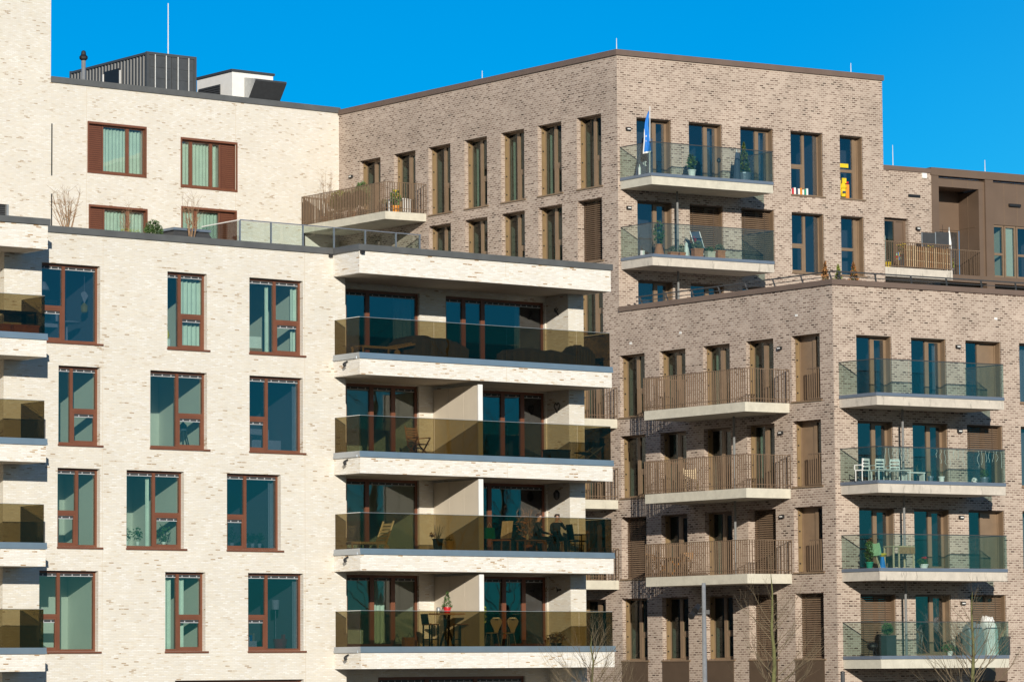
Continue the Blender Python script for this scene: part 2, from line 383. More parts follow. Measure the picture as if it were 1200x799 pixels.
def window(bld, fr, a0, a1, z0, z1, cols, rd=.2, fm='copper', gm='winglass', d=0.0, fw=.07, mw=.10, sill=True, room=3.2,
           ml=.75, mr_=.05, rm='room', rails=False, curtain=(), blind=None, bars=None, name='window', curt_d=.25, blind_z=0.0, fold=False, liner=False):
    P = fr.P; fm_ = M[fm]; df = d - rd
    f = MB(fm_)
    f.box(fr, a0, a1, df - .09, df, z0, z0 + fw); f.box(fr, a0, a1, df - .09, df, z1 - fw, z1)
    f.box(fr, a0, a0 + fw, df - .09, df, z0 + fw, z1 - fw); f.box(fr, a1 - fw, a1, df - .09, df, z0 + fw, z1 - fw)
    panes = []; x = a0 + fw; W_ = a1 - a0 - 2 * fw; H_ = z1 - z0 - 2 * fw
    for ci, (cf, rows) in enumerate(cols):
        w = cf * W_; x1 = x + w
        if ci < len(cols) - 1: f.box(fr, x1 - mw / 2, x1 + mw / 2, df - .085, df + .012, z0 + fw, z1 - fw)
        xl = x + (mw / 2 if ci else 0); xr = x1 - (mw / 2 if ci < len(cols) - 1 else 0)
        z = z0 + fw
        for ri, (rf, kind) in enumerate(rows):
            h = rf * H_; zt = z + h
            zl = z + (mw / 2 if ri else 0); zr = zt - (mw / 2 if ri < len(rows) - 1 else 0)
            if ri < len(rows) - 1: f.box(fr, xl, xr, df - .08, df + .006, zt - mw / 2, zt + mw / 2)
            if kind == 'p':
                f.box(fr, xl, xr, df - .07, df - .035, zl, zr)
            else:
                if kind == 'o':                       # opening sash: its own frame
                    b = .06
                    f.box(fr, xl, xr, df - .075, df - .004, zl, zl + b); f.box(fr, xl, xr, df - .075, df - .004, zr - b, zr)
                    f.box(fr, xl, xl + b, df - .075, df - .004, zl + b, zr - b); f.box(fr, xr - b, xr, df - .075, df - .004, zl + b, zr - b)
                    panes.append((xl + b, xr - b, zl + b, zr - b))
                else: panes.append((xl, xr, zl, zr))
            z = zt
        x = x1
    if liner:
        f.box(fr, a1 - .03, a1 - .003, df + .002, d - .06, z0 + .003, z1 - .003); f.box(fr, a0 + .003, a1 - .031, df + .002, d - .10, z1 - .04, z1 - .003, M['bronze_dark'])  # head of the liner in darker bronze, standing in for its shadow strip
    if fold:                                          # folded shutter leaf standing in the far reveal
        f.box(fr, a0 + .005, a0 + .05, df + .004, d - .19, z0 + .03, z1 - .03, M['gold'])
        for k in range(4):
            zz = z0 + .3 + k * (z1 - z0 - .6) / 3; f.box(fr, a0 + .05, a0 + .066, df + .1, df + .16, zz, zz + .05, M['black'])
    w_ = f.build(name, bld)
    g = MB(M[gm])
    for (l, r, b, t) in panes: g.box(fr, l - .01, r + .01, df - .055, df - .03, b - .01, t + .01)
    g.build('pane', w_)
    if rails:
        for (l, r, b, t) in panes:
            q = MB(M['rail_white'], M['darkgrey']); q.box(fr, l + .01, r - .01, df - .029, df - .022, t - .085, t - .004, M['darkgrey'])
            q.box(fr, l + .01, r - .01, df - .028, df - .010, t - .098, t - .080, M['rail_white'])
            n = max(2, int((r - l) / .24))
            for k in range(n):
                xx = l + (r - l) * (k + .5) / n; q.box(fr, xx - .014, xx + .012, df - .0215, df - .008, t - .077, t - .03, M['rail_white'])
            q.build('blind_rail', w_)
    if sill:
        s_ = MB(fm_); s_.box(fr, a0 - .02, a1 + .10, d - rd - .05, d + .05, z0 - .055, z0 - .003); s_.build('sill', w_)
    if blind is not None:                            # outside venetian blind: fraction lowered
        q = MB(M['blind']); zb = z1 - (z1 - z0) * blind; zz = z1 - .06
        while zz > zb:
            q.poly([P(a0 + .03, df + .02, zz + .03), P(a1 - .03, df + .02, zz + .03), P(a1 - .03, df + .075, zz - .028), P(a0 + .03, df + .075, zz - .028)])
            zz -= .078
        q.box(fr, a0 + .03, a1 - .03, df + .02, df + .07, zb - .04, zb)
        for xx in (a0 + .3, a1 - .3): q.box(fr, xx - .012, xx + .012, df + .078, df + .084, zb, z1 - .02, M['bronze_dark'])
        q.build('venetian_blind', w_)
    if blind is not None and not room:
        q = MB(M['black']); q.box(fr, a0 + .01, a1 - .01, df - .14, df - .11, z0 + .01, z1 - .01); q.build('backing', w_)  # added black plate: hides the sky, stands in for the dark room
    if bars:                                          # french balcony bars from a to b
        b0, b1, h = bars; q = MB(M['rail']); n = int((b1 - b0) / .105)
        for k in range(n + 1):
            xx = b0 + (b1 - b0) * k / n; q.box(fr, xx - .008, xx + .008, d - .06, d - .015, z0 + .03, z0 + h)
        q.box(fr, b0, b1, d - .055, d - .02, z0 + .03, z0 + .07); q.box(fr, b0, b1, d - .055, d - .02, z0 + h - .03, z0 + h + .004)
        q.build('railing', w_)
    for (c0, c1) in curtain:
        q = MB(M['curtain']); n = max(6, int((c1 - c0) * (a1 - a0) / .035)); pr = None
        for k in range(n + 1):
            xx = a0 + (a1 - a0) * (c0 + (c1 - c0) * k / n); dd = df - curt_d + .035 * math.sin(k * 1.35) + .01 * math.sin(k * .4)
            cur = (P(xx, dd, z0 + .03), P(xx, dd, z1 - .05))
            if pr: q.poly([pr[0], cur[0], cur[1], pr[1]])
            pr = cur
        q.smooth = True; q.build('curtain', w_)
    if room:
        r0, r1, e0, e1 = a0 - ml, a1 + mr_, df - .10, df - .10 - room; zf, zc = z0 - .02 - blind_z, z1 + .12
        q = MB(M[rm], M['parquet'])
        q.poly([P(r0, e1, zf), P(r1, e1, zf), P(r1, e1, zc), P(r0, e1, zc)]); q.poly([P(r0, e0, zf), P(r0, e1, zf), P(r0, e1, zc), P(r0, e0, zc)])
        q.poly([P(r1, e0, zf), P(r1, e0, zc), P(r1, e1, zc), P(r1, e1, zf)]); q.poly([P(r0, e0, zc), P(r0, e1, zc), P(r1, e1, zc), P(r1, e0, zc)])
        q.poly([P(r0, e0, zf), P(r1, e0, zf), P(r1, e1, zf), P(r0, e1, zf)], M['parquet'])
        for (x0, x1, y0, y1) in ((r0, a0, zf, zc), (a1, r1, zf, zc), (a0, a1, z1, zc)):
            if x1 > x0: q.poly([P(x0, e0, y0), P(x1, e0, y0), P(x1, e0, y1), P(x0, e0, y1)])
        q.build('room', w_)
    return w_

def G(*r): return [(x, 'g') for x in r]
RT = lambda f: [(f, [(1, 'g')]), (1 - f, [(.44, 'o'), (.56, 'g')])]
LT = lambda f: [(f, [(.44, 'o'), (.56, 'g')]), (1 - f, [(1, 'g')])]

# ------------------------------------------------------------------ ground
gm_ = MB(M['ground']); S = 3000
gm_.poly([(-S, -S, 0), (S, -S, 0), (S, S, 0), (-S, S, 0)])
tag(gm_.build('ground'), 'pale grey paved ground round the buildings', None, kind='structure')
g2 = MB(M['asphalt']); g2.box(ID, -120, 140, 62, 72, -.2, .004)
tag(g2.build('road'), 'grey asphalt road in front of the buildings', None, kind='structure')
g3 = MB(M['concrete_clean']); g3.box(ID, -120, 140, 72, 72.25, 0, .13); g3.box(ID, -120, 140, 61.75, 62, 0, .13)
tag(g3.build('kerb'), 'concrete kerbs along both sides of the road', None, kind='structure')

# ------------------------------------------------------------------ cream front wing
BW = building('apartment_building', (0, 112, 0), 'cream brick front wing with reddish brown windows and tinted glass balconies')
BOT = -EYE
holes = []; wins = []
def addw(a0, a1, z1, h, cols, **k): holes.append((a0, a1, z1 - h, z1, .17)); wins.append((a0, a1, z1 - h, z1, cols, k))
H = 2.38
addw(-10.78, -8.72, 12.32, H, LT(.41), curtain=(), rm='room2', room=3.0, ml=.1)
addw(-6.29, -4.83, 12.32, H, RT(.36), curtain=((.52, 1.0),))
addw(-3.24, -1.19, 12.32, H, RT(.52), curtain=((.90, 1.0), (.42, .47)))
addw(-10.18, -8.71, 9.22, H, RT(.36), room=2.4)
addw(-6.91, -4.83, 9.22, H, RT(.52), room=2.6)
addw(-3.24, -1.20, 9.22, H, LT(.36), curtain=((.93, 1.0),), rm='room2')
addw(-10.20, -8.71, 6.12, H, LT(.52), room=1.9)
addw(-7.76, -5.68, 6.12, H, RT(.52), room=2.8, curtain=((.45, .5),))
addw(-4.09, -2.06, 6.12, H, LT(.38), rm='room2', curtain=((.90, .98),))
addw(-10.82, -8.76, 3.02, H + .05, LT(.36), room=1.6, ml=.1)
addw(-6.36, -4.89, 3.02, H + .05, RT(.36), curtain=((.16, .3), (.5, .62)), rm='room')
addw(-3.30, -1.20, 3.02, H + .05, LT(.37), rm='room2', curtain=((.93, 1.0),))
addw(-6.00, -1.19, -.31, 2.4, [(.33, [(1, 'g')]), (.34, [(1, 'g')]), (.33, [(1, 'g')])], rm='room2')
w = MB(M['cream'])
wall(w, FW1, -12.08, .46, BOT, 13.25, holes, d=0.0)
wall(w, FW1, 9.67, 10.34, BOT, 12.6)
wall(w, FW1, -26.0, -22.0, BOT, 12.6)
# recess side walls
for (a, s_) in ((.46, 1), (9.67, -1), (-12.08, -1)):
    w.poly([FW1.P(a, 0, BOT), FW1.P(a, -1.2, BOT), FW1.P(a, -1.2, 12.6), FW1.P(a, 0, 12.6)])
rh = []; rw = []
def addr(a0, a1, z0, z1, cols, **k): rh.append((a0, a1, z0, z1, .10)); rw.append((a0, a1, z0, z1, cols, k))
addr(1.34, 4.32, 10.02, 12.34, [(.30, [(1, 'g')]), (.70, [(1, 'g')])], curtain=((.72, .98),), ml=.6, rm='room2')
addr(5.41, 9.62, 10.02, 12.34, [(.18, [(1, 'g')]), (.20, [(1, 'g')]), (.62, [(1, 'g')])], rm='room2', ml=.6, curtain=((.75, .80),))
addr(1.34, 4.27, 6.92, 9.26, [(.36, [(1, 'g')]), (.32, [(1, 'g')]), (.32, [(1, 'g')])], rm='room', room=2.6)
addr(6.90, 9.62, 6.92, 9.26, [(.34, [(1, 'g')]), (.33, [(1, 'g')]), (.33, [(1, 'g')])], rm='room2')
addr(1.34, 4.27, 3.82, 6.16, [(.29, [(1, 'g')]), (.71, [(1, 'g')])], rm='room', room=2.8)
addr(6.93, 9.62, 3.82, 6.16, [(.10, [(1, 'g')]), (.90, [(1, 'g')])], rm='room2')
addr(1.34, 4.24, .72, 3.04, [(.36, [(1, 'g')]), (.31, [(1, 'g')]), (.33, [(1, 'g')])], curtain=((.40, .60),), room=2.4)
addr(6.90, 9.62, .72, 3.04, [(.34, [(1, 'g')]), (.33, [(1, 'g')]), (.33, [(1, 'g')])], rm='room2')
addr(2.57, 8.66, -2.5, -.27, [(.33, [(1, 'g')]), (.34, [(1, 'g')]), (.33, [(1, 'g')])], rm='room2')
wall(w, FW1, .46, 9.67, BOT, 12.6, rh, d=-1.2)
wall(w, FW1, -22.0, -12.08, BOT, 12.6, [], d=-1.2)
# end wall and back, roof
w.poly([FW1.P(10.34, 0, BOT), FW1.P(10.34, -11, BOT), FW1.P(10.34, -11, 12.6), FW1.P(10.34, 0, 12.6)])
w.poly([FW1.P(10.34, -11, BOT), FW1.P(-26, -11, BOT), FW1.P(-26, -11, 12.9), FW1.P(10.34, -11, 12.9)])
w.poly([FW1.P(-26, 0, 12.88), FW1.P(10.3, 0, 12.88), FW1.P(10.3, -11, 12.88), FW1.P(-26, -11, 12.88)], M['roof'])
w.build('wall', BW)
for (a0, a1, z0, z1, cols, k) in wins:
    window(BW, FW1, a0, a1, z0, z1, cols, rd=.17, rails=True, gm='bluewin' if k.get('rm') == 'room2' else 'winglass', **k)
for (a0, a1, z0, z1, cols, k) in rw:
    window(BW, FW1, a0, a1, z0, z1, cols, rd=.10, rails=True, d=-1.2, sill=False, gm='bluewin' if k.get('rm') == 'room2' else 'winglass', fw=.09, mw=.16, name='terrace_door', **k)
# roof edge copings
c = MB(M['grey_cope']); c.box(FW1, -11.36, -.02, -.35, .06, 13.252, 13.45); c.build('coping', BW)
c = MB(M['grey_cope']); c.box(FW1, -26.0, -11.36, 1.05, 1.49, 13.252, 13.44); c.box(FW1, -11.70, -11.36, .061, 1.05, 13.252, 13.44); c.build('coping', BW)
c = MB(M['grey_cope']); c.box(FW1, -.06, 10.42, 1.05, 1.49, 13.252, 13.45); c.box(FW1, -.06, .30, .061, 1.05, 13.252, 13.45); c.box(FW1, 10.06, 10.42, -8, 1.05, 13.252, 13.45)
c.build('coping', BW)
# roof slab bands (solid parapet with plaster soffit)
def band(a0, a1, z0, z1, zt=None, left=True, name='roof_band'):
    b = MB(M['cream_band'], M['plaster'], M['roof'])
    # soffit slab reaching back to the recess wall
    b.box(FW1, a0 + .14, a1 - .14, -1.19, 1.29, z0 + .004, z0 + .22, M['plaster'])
    b.box(FW1, a0, a1, 1.29, 1.43, z0, z1)
    b.box(FW1, a0, a0 + .14, .004, 1.29, z0, z1); b.box(FW1, a1 - .14, a1, .004 if name != 'roof_band' else -6, 1.29, z0, z1)
    return b.build(name, BW)
band(0.0, 10.37, 12.53, 13.25); band(-26.0, -11.42, 12.53, 13.25)
def w_balcony(a0, a1, ztop, label=None):
    zb = ztop - .70; b = MB(M['cream_band'], M['plaster'], M['concrete_clean'])
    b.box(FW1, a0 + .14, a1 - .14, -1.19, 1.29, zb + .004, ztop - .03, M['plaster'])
    b.box(FW1, a0, a1, 1.29, 1.43, zb, ztop - .19); b.box(FW1, a0, a0 + .14, .004, 1.29, zb, ztop - .19); b.box(FW1, a1 - .14, a1, .004, 1.29, zb, ztop - .19)
    o = b.build('balcony', BW)
    e = MB(M['alu']); zz = ztop
    for (d0, d1, z0, z1) in ((1.30, 1.475, ztop - .188, ztop - .12), (1.30, 1.455, ztop - .12, ztop)):
        e.box(FW1, a0 - .03, a1 + .03, d0, d1, z0, z1)
        k = d1 - 1.43
        e.box(FW1, a0 - k, a0 + .12, .006, d0, z0, z1); e.box(FW1, a1 - .12, a1 + k, .006, d0, z0, z1)
    e.build('edge_profile', o)
    x0, x1 = a0 + .035, a1 - .035; cuts = [x0]
    if a0 > -5: cuts += [2.98, 5.95, 8.90]
    else: cuts += [-23.2, -20.2, -17.2, -14.2]
    cuts.append(x1)
    for i in range(len(cuts) - 1):
        g = MB(M['tint']); g.box(FW1, cuts[i] + .008, cuts[i + 1] - .008, 1.375, 1.391, ztop - .01, ztop + 1.13); g.build('glass_panel', o)
        g = MB(M['steel']); g.box(FW1, cuts[i] + .008, cuts[i + 1] - .008, 1.371, 1.395, ztop + 1.13, ztop + 1.142); g.build('glass_edge', o)
    for s_ in (x0, x1):
        g = MB(M['tint']); g.box(FW1, s_ - .008, s_ + .008, .02, 1.365, ztop - .01, ztop + 1.13); g.build('glass_panel', o)
        g = MB(M['white']); g.box(FW1, s_ - .012, s_ + .012, .02, 1.365, ztop + 1.13, ztop + 1.145); g.build('glass_edge', o)  # white edge paints the bright reflection along the top of the side glass
    if a0 > -5:
        s2 = MB(M['black']); s2.tube(FW1.P(-.03, .80, ztop - .25), FW1.P(-.17, .80, ztop - .32), .03); s2.tube(FW1.P(-.17, .80, ztop - .32), FW1.P(-.15, .84, ztop - .42), .05); s2.build('spout', o)
    return o
for zt in (10.0, 6.87, 3.79, .70):
    w_balcony(0.0, 10.37, zt); w_balcony(-26.0, -11.45, zt)
for zt in (6.87, 3.79, .70):                     # screens between neighbours
    s_ = MB(M['screen']); s_.box(FW1, 4.86, 4.98, -1.19, 1.26, zt - .02, zt + 2.30)
    o = s_.build('privacy_screen', BW)
    e = MB(M['white']); e.box(FW1, 4.83, 5.01, 1.261, 1.30, zt - .02, zt + 2.32); e.build('screen_edge', o)
    for d_ in (-.35, .45):
        e = MB(M['plaster']); e.box(FW1, 4.853, 4.859, d_, d_ + .012, zt, zt + 2.3); e.build('seam', o)
for a_ in (-8.62, -1.13, 5.9):                   # movement joints in the brickwork
    j = MB(M['screen'])
    if a_ < 0:
        zz = [-.2, BOT]; j.box(FW1, a_ - .008, a_ + .008, -.02, .003, BOT, 13.24)
    else:
        for zt in (13.44, 10.0, 6.87, 3.79, .7): j.box(FW1, a_ - .008, a_ + .008, 1.42, 1.433, zt - .69, zt - .2)
    j.build('expansion_joint', BW)
s2 = MB(M['black']); s2.box(FW1, .02, .14, 1.44, 1.56, 13.15, 13.25); s2.box(FW1, -.20, -.08, .02, .1, 13.15, 13.25); s2.build('spout', BW)

# ------------------------------------------------------------------ cream rear block with tower
BR2 = building('apartment_building', (-14, 150, 0), 'cream brick rear block with a taller tower at its left and shuttered windows')
wh = [(-12.41, -9.61, 19.98, 22.08, .22), (-7.96, -5.17, 19.73, 21.81, .22), (-12.34, -9.56, 16.62, 18.71, .22), (-7.93, -5.20, 16.86, 18.96, .22), (-16.9, -16.03, 17.3, 18.42, .15)]
w = MB(M['cream'])
wall(w, FW2, -26, -14.12, BOT, 30, [wh[4]])
wall(w, FW2, -14.12, 0, BOT, 23.5, wh[:4])
w.poly([FW2.P(-14.12, 0, 23.5), FW2.P(-14.12, -12, 23.5), FW2.P(-14.12, -12, 30), FW2.P(-14.12, 0, 30)])
w.poly([FW2.P(-26, 0, 30), FW2.P(-14.12, 0, 30), FW2.P(-14.12, -12, 30), FW2.P(-26, -12, 30)], M['roof'])
w.poly([FW2.P(-14.12, 0, 23.1), FW2.P(0, 0, 23.1), FW2.P(0, -14, 23.1), FW2.P(-14.12, -14, 23.1)], M['roof'])
w.poly([FW2.P(-26, -14, BOT), FW2.P(0, -14, BOT), FW2.P(0, -14, 23.1), FW2.P(-26, -14, 23.1)])
w.build('wall', BR2)
c = MB(M['grey_cope']); c.box(FW2, -14.12, .05, -.35, .06, 23.503, 23.74); c.build('coping', BR2)
# terrace block in front of it
t = MB(M['cream'], M['roof']); t.box(FW2, -26, -.10, .02, 6.3, BOT, 16.45); t.box(FW2, -26, -.10, .02, 6.28, 16.452, 16.47, M['roof']); t.build('terrace', BR2)
def rear_window(a0, a1, z0, z1, shut, cols):
    if shut == 'L': s0, s1, b0, b1 = a0 + .06, a0 + .76, a0 + .76, a1 - .02
    else: s0, s1, b0, b1 = a1 - .76, a1 - .06, a0 + .02, a1 - .76
    f = MB(M['copper']); f.box(FW2, a0, a1, -.22, .03, z0, z0 + .09); f.box(FW2, a0, a1, -.22, .03, z1 - .09, z1)
    f.box(FW2, a0, a0 + .06, -.22, .03, z0 + .09, z1 - .09); f.box(FW2, a1 - .06, a1, -.22, .03, z0 + .09, z1 - .09)
    f.build('window_surround', BR2)
    s_ = MB(M['copper_dark']); s_.box(FW2, s0, s1, -.15, -.12, z0 + .09, z1 - .09)
    n = 22
    for k in range(n):
        zz = z0 + .12 + k * (z1 - z0 - .24) / n; s_.box(FW2, s0 + .05, s1 - .05, -.119, -.105, zz, zz + .04, M['copper'])
    s_.build('shutter', BR2)
    return window(BR2, FW2, b0, b1, z0 + .09, z1 - .09, cols, rd=.12, sill=False, room=2.0, ml=.02, mr_=.02, curtain=((.02, .98),), curt_d=.2, mw=.14, fw=.06)
rear_window(-12.41, -9.61, 19.98, 22.08, 'L', [(.60, G(1)), (.40, G(1))])
rear_window(-7.96, -5.17, 19.73, 21.81, 'R', [(.26, G(1)), (.52, G(1)), (.22, G(1))])
rear_window(-12.34, -9.56, 16.62, 18.71, 'L', [(.58, G(1)), (.42, G(1))])
rear_window(-7.93, -5.20, 16.86, 18.96, 'R', [(.38, G(1)), (.62, G(1))])
v = MB(M['darkgrey'], M['alu']); v.box(FW2, -16.9, -16.03, -.14, -.12, 17.3, 18.42)
for k in range(14): v.box(FW2, -16.88, -16.12, -.12, -.07, 17.32 + k * .078, 17.35 + k * .078)
v.box(FW2, -16.12, -16.03, -.12, .02, 17.3, 18.42, M['steel']); v.build('louvre', BR2)
for z0, z1 in ((19.73, 21.83), (16.5, 19.0)):
    j = MB(M['black']); j.box(FW2, -14.09, -14.04, -.03, .014, z0, z1); j.build('slot_shadow', BR2)  # black strip painted in for the shadow line of the slit
for a_ in (-12.45, -5.25):
    j = MB(M['screen']); j.box(FW2, a_ - .009, a_ + .009, -.02, .003, 16.5, 23.5); j.build('expansion_joint', BR2)
# glass railing along the terrace
g = bpy.data.objects.new('glass_railing', None)
posts = [-7.52, -5.98, -4.46, -2.91, -1.37, -.16]
rl = MB(M['blue_alu'])
for a_ in [-9.0] + posts: rl.box(FW2, a_ - .02, a_ + .02, 5.90, 5.98, 16.47, 17.68)
rl.box(FW2, -9.0, -.10, 5.92, 5.96, 17.68, 17.72)
pk = [-9.0] + posts
rl.box(FW2, -9.02, -8.98, 3.2, 5.9, 17.68, 17.72, M['white'])
o = rl.build('terrace_railing', BR2)
for i in range(len(pk) - 1):
    q = MB(M['clear']); q.box(FW2, pk[i] + .03, pk[i + 1] - .03, 5.93, 5.945, 16.55, 17.66); q.build('glass_panel', o)
q = MB(M['darkclear']); q.box(FW2, -9.01, -8.995, 3.2, 5.88, 16.55, 17.66); q.build('glass_panel', o)
bpy.data.objects.remove(g)
dp = MB(M['black']); dp.box(FW2, -1.90, -1.82, .02, .10, 16.5, 19.55); dp.build('downpipe', BR2)

# ------------------------------------------------------------------ brown building (tall corner block and lower front)
BB = building('apartment_building', (8, 134, 0), 'brown brick building with a tall corner block and a lower block in front')
AC = (FBR.o - FBL.o).dot(FBL.u)                                       # where the tall front begins on the long side
hl = []; wl = []
def addl(a0, z1, h, cols, a1=None, **k):
    a1 = a0 + 1.5 if a1 is None else a1
    hl.append((a0, a1, z1 - h, z1, .40)); wl.append((a0, a1, z1 - h, z1, cols, k))
STD = [(.46, G(1)), (.54, [(.42, 'o'), (.58, 'g')])]
DOOR = [(.45, G(1)), (.55, [(1, 'o')])]
cs = [-28.87, -26.42, -24.02, -21.58, -19.16, -16.80, -14.35]
for i, a in enumerate(cs):
    sh = i == 6
    if i < 2: addl(a, 21.28, 2.60, DOOR, room=1.6)
    else: addl(a, 21.28, 2.80, STD, room=.5 if sh else 1.6, curtain=((.02, .16),) if i in (3, 4, 5) else ())
for i in range(2, 7):
    if i == 6: addl(cs[i], 18.02, 2.43, STD, blind=.97, room=0)
    else: addl(cs[i], 18.02, 2.43, STD, room=1.6)
for i in (5, 6): addl(cs[i], 15.04, 2.30, STD, room=.5)
for z1 in (11.82, 8.75, 5.65, 2.57):
    for i in (5, 6): addl(cs[i], z1, 2.34, DOOR, room=.5)
cols5 = [-11.90, -9.54, -7.05, -4.66, -2.20]
PANEL = [(.56, [(1, 'p')]), (.44, [(1, 'g')])]
for r, z1 in enumerate((11.82, 8.74, 5.65, 2.57)):
    z0 = (9.45, 6.39, 3.32, .24)[r]
    for i, a in enumerate(cols5):
        k = dict(room=2.0, curtain=()); spec = STD if i == 0 else DOOR
        if i == 0: k['room'] = 1.5; k['curtain'] = ((.3, .45),)
        if i in (1, 2, 3) and r < 3 and (i + r) % 2 == 0: k['curtain'] = ((.04, .2),)
        if i == 4: spec = PANEL; k['bars'] = (a + .80, a + 1.48, 1.15); k['room'] = .5
        if r == 3: spec = STD; k.pop('bars', None)
        if (r, i) in ((2, 0), (2, 3), (3, 3), (3, 4)): k['blind'] = .985; k['room'] = 0; k['curtain'] = ()
        addl(a, z1, z1 - z0, spec, a + 1.5, **k)
for i, a in enumerate(cols5): addl(a, -.58, 2.3, DOOR, a + 1.5, room=.5)
w = MB(M['brown'])
up = [h for h in hl if h[0] < -12]; lo = [h for h in hl if h[0] > -12]
wall(w, FBL, -30.40, AC, BOT, 23.42, up, .30)
wall(w, FBL, AC, 0, BOT, 13.50, lo, .30)
# tall front
hb = []; wb = []
def addb(a0, a1, z0, z1, cols, **k): hb.append((a0, a1, z0, z1, .36)); wb.append((a0, a1, z0, z1, cols, k))
BD = [(.62, G(1)), (.38, [(1, 'o')])]
for z1, z0 in ((21.07, 18.62), (17.85, 15.52), (14.77, 13.6)):
    addb(.88, 2.49, z0, z1, BD, room=.7, ml=.02, rm='room2')
    addb(3.31, 4.88, z0, z1, BD, **(dict(blind=.985, room=0) if z1 == 17.85 else dict(room=2.4, curtain=((.72, .9),) if z1 > 20 else ())))
    addb(5.75, 7.33, z0, z1, BD, **(dict(blind=.985, room=0) if z1 == 17.85 else dict(room=2.4, curtain=((.70, .88),) if z1 > 20 else ())))
for z1, z0 in ((21.07, 18.54), (17.83, 15.45)):
    addb(8.17, 9.74, z0, z1, [(.52, [(.47, 'o'), (.53, 'g')]), (.48, G(1))], room=2.2, rm='room2', ml=.1)
    addb(10.58, 11.72, z0, z1, [(.82, [(.45, 'g'), (.55, 'g')]), (.18, [(1, 'p')])], room=.8, rm='room2', ml=.1)
wall(w, FBR, 0, 12.74, 13.30, 23.42, hb, .26)
# low front
hc = []; wc = []
CD = [(.58, G(1)), (.42, [(1, 'o')])]; CP = [(.50, G(1)), (.50, [(1, 'p')])]
for r, (z0, z1) in enumerate(((9.55, 11.75), (6.47, 8.68), (3.40, 5.57), (.33, 2.51))):
    for i, (a0, a1) in enumerate(((1.02, 2.60), (3.48, 5.08), (5.97, 7.62), (8.47, 10.1), (11.0, 12.6), (13.5, 15.1), (16.0, 17.6))):
        k = dict(room=2.2, rm='room2', ml=.05 if i == 0 else .7); cols = CD
        if i == 2 and r in (0, 2): cols = CP
        if i == 3: cols = [(.5, G(1)), (.5, G(1))]; k['curtain'] = ((.03, .7),)
        if (r, i) == (1, 2): k['blind'] = .42
        if (r, i) in ((3, 0), (3, 2)): k['blind'] = .985; k['room'] = 0
        if i < 3 and r == 0: k['curtain'] = ((.86, .94),) if i == 1 else ()
        hc.append((a0, a1, z0, z1, .36)); wc.append((a0, a1, z0, z1, cols, k))
for i, (a0, a1) in enumerate(((1.02, 2.60), (3.48, 5.08), (5.97, 7.62), (8.47, 10.1), (11.0, 12.6), (13.5, 15.1), (16.0, 17.6))):
    hc.append((a0, a1, -2.9, -.58, .36)); wc.append((a0, a1, -2.9, -.58, CP, dict(room=1.0, rm='room2')))
wall(w, FCR, 0, 22, BOT, 13.50, hc, .26)
# other sides and roofs
w.poly([FBR.P(12.74, 0, 13.3), FBR.P(12.74, -14, 13.3), FBR.P(12.74, -14, 23.42), FBR.P(12.74, 0, 23.42)])
a, b_, c_, d_ = FBL.P(-30.4, 0, 23.1), FBR.P(0, 0, 23.1), FBR.P(12.74, 0, 23.1), FBR.P(12.74, -18, 23.1)
w.poly([a, b_, c_, d_], M['roof'])
w.poly([FCR.P(0, 0, 13.3), FCR.P(22, 0, 13.3), FCR.P(22, -12.6, 13.3), FBR.P(0, 0, 13.3)], M['roof'])
w.poly([FCR.P(22, 0, BOT), FCR.P(22, -12.6, BOT), FCR.P(22, -12.6, 13.5), FCR.P(22, 0, 13.5)])
w.poly([FBR.P(12.74, -18, BOT), FBL.P(-30.4, 0, BOT), FBL.P(-30.4, 0, 23.4), FBR.P(12.74, -18, 23.4)])
w.build('wall', BB)
for (a0, a1, z0, z1, cols, k) in wl:
    k = dict(k); k.setdefault('room', 1.6)
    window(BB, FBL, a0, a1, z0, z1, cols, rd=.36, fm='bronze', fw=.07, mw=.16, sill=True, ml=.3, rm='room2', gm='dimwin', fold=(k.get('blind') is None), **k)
for (a0, a1, z0, z1, cols, k) in wb:
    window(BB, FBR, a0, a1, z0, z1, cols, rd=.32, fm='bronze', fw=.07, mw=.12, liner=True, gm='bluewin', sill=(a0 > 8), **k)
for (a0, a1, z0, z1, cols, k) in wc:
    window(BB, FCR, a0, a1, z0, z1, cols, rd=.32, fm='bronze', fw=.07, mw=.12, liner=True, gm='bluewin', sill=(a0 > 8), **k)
# spandrel panels under the fourth row
for a in cols5:
    p = MB(M['bronze_dark']); p.box(FBL, a - .01, a + 1.51, -.02, .022, -.59, .18); p.build('spandrel_panel', BB)
p = MB(M['bronze_clad']); p.box(FCR, 5.97, 7.62, -.05, .012, -.60, -.14); p.build('spandrel_panel', BB)
# copings
c = MB(M['brown_cope']); c.prism([FBL.P(-30.38, .06, 0).xy, (FBR.o + FBL.n * .06 + FBR.n * .06).xy, FBR.P(12.80, .06, 0).xy, FBR.P(12.80, -.35, 0).xy, FBR.P(.3, -.35, 0).xy, FBL.P(-30.38, -.35, 0).xy], 23.423, 23.64)
c.build('coping', BB)
c = MB(M['brown_cope']); c.prism([FBL.P(AC + .02, .06, 0).xy, (FCR.o + FBL.n * .06 + FCR.n * .06).xy, FCR.P(22.0, .06, 0).xy, FCR.P(22.0, -.35, 0).xy, FCR.P(.3, -.35, 0).xy, FBL.P(AC + .02, -.35, 0).xy], 13.503, 13.69)
c.build('coping', BB)

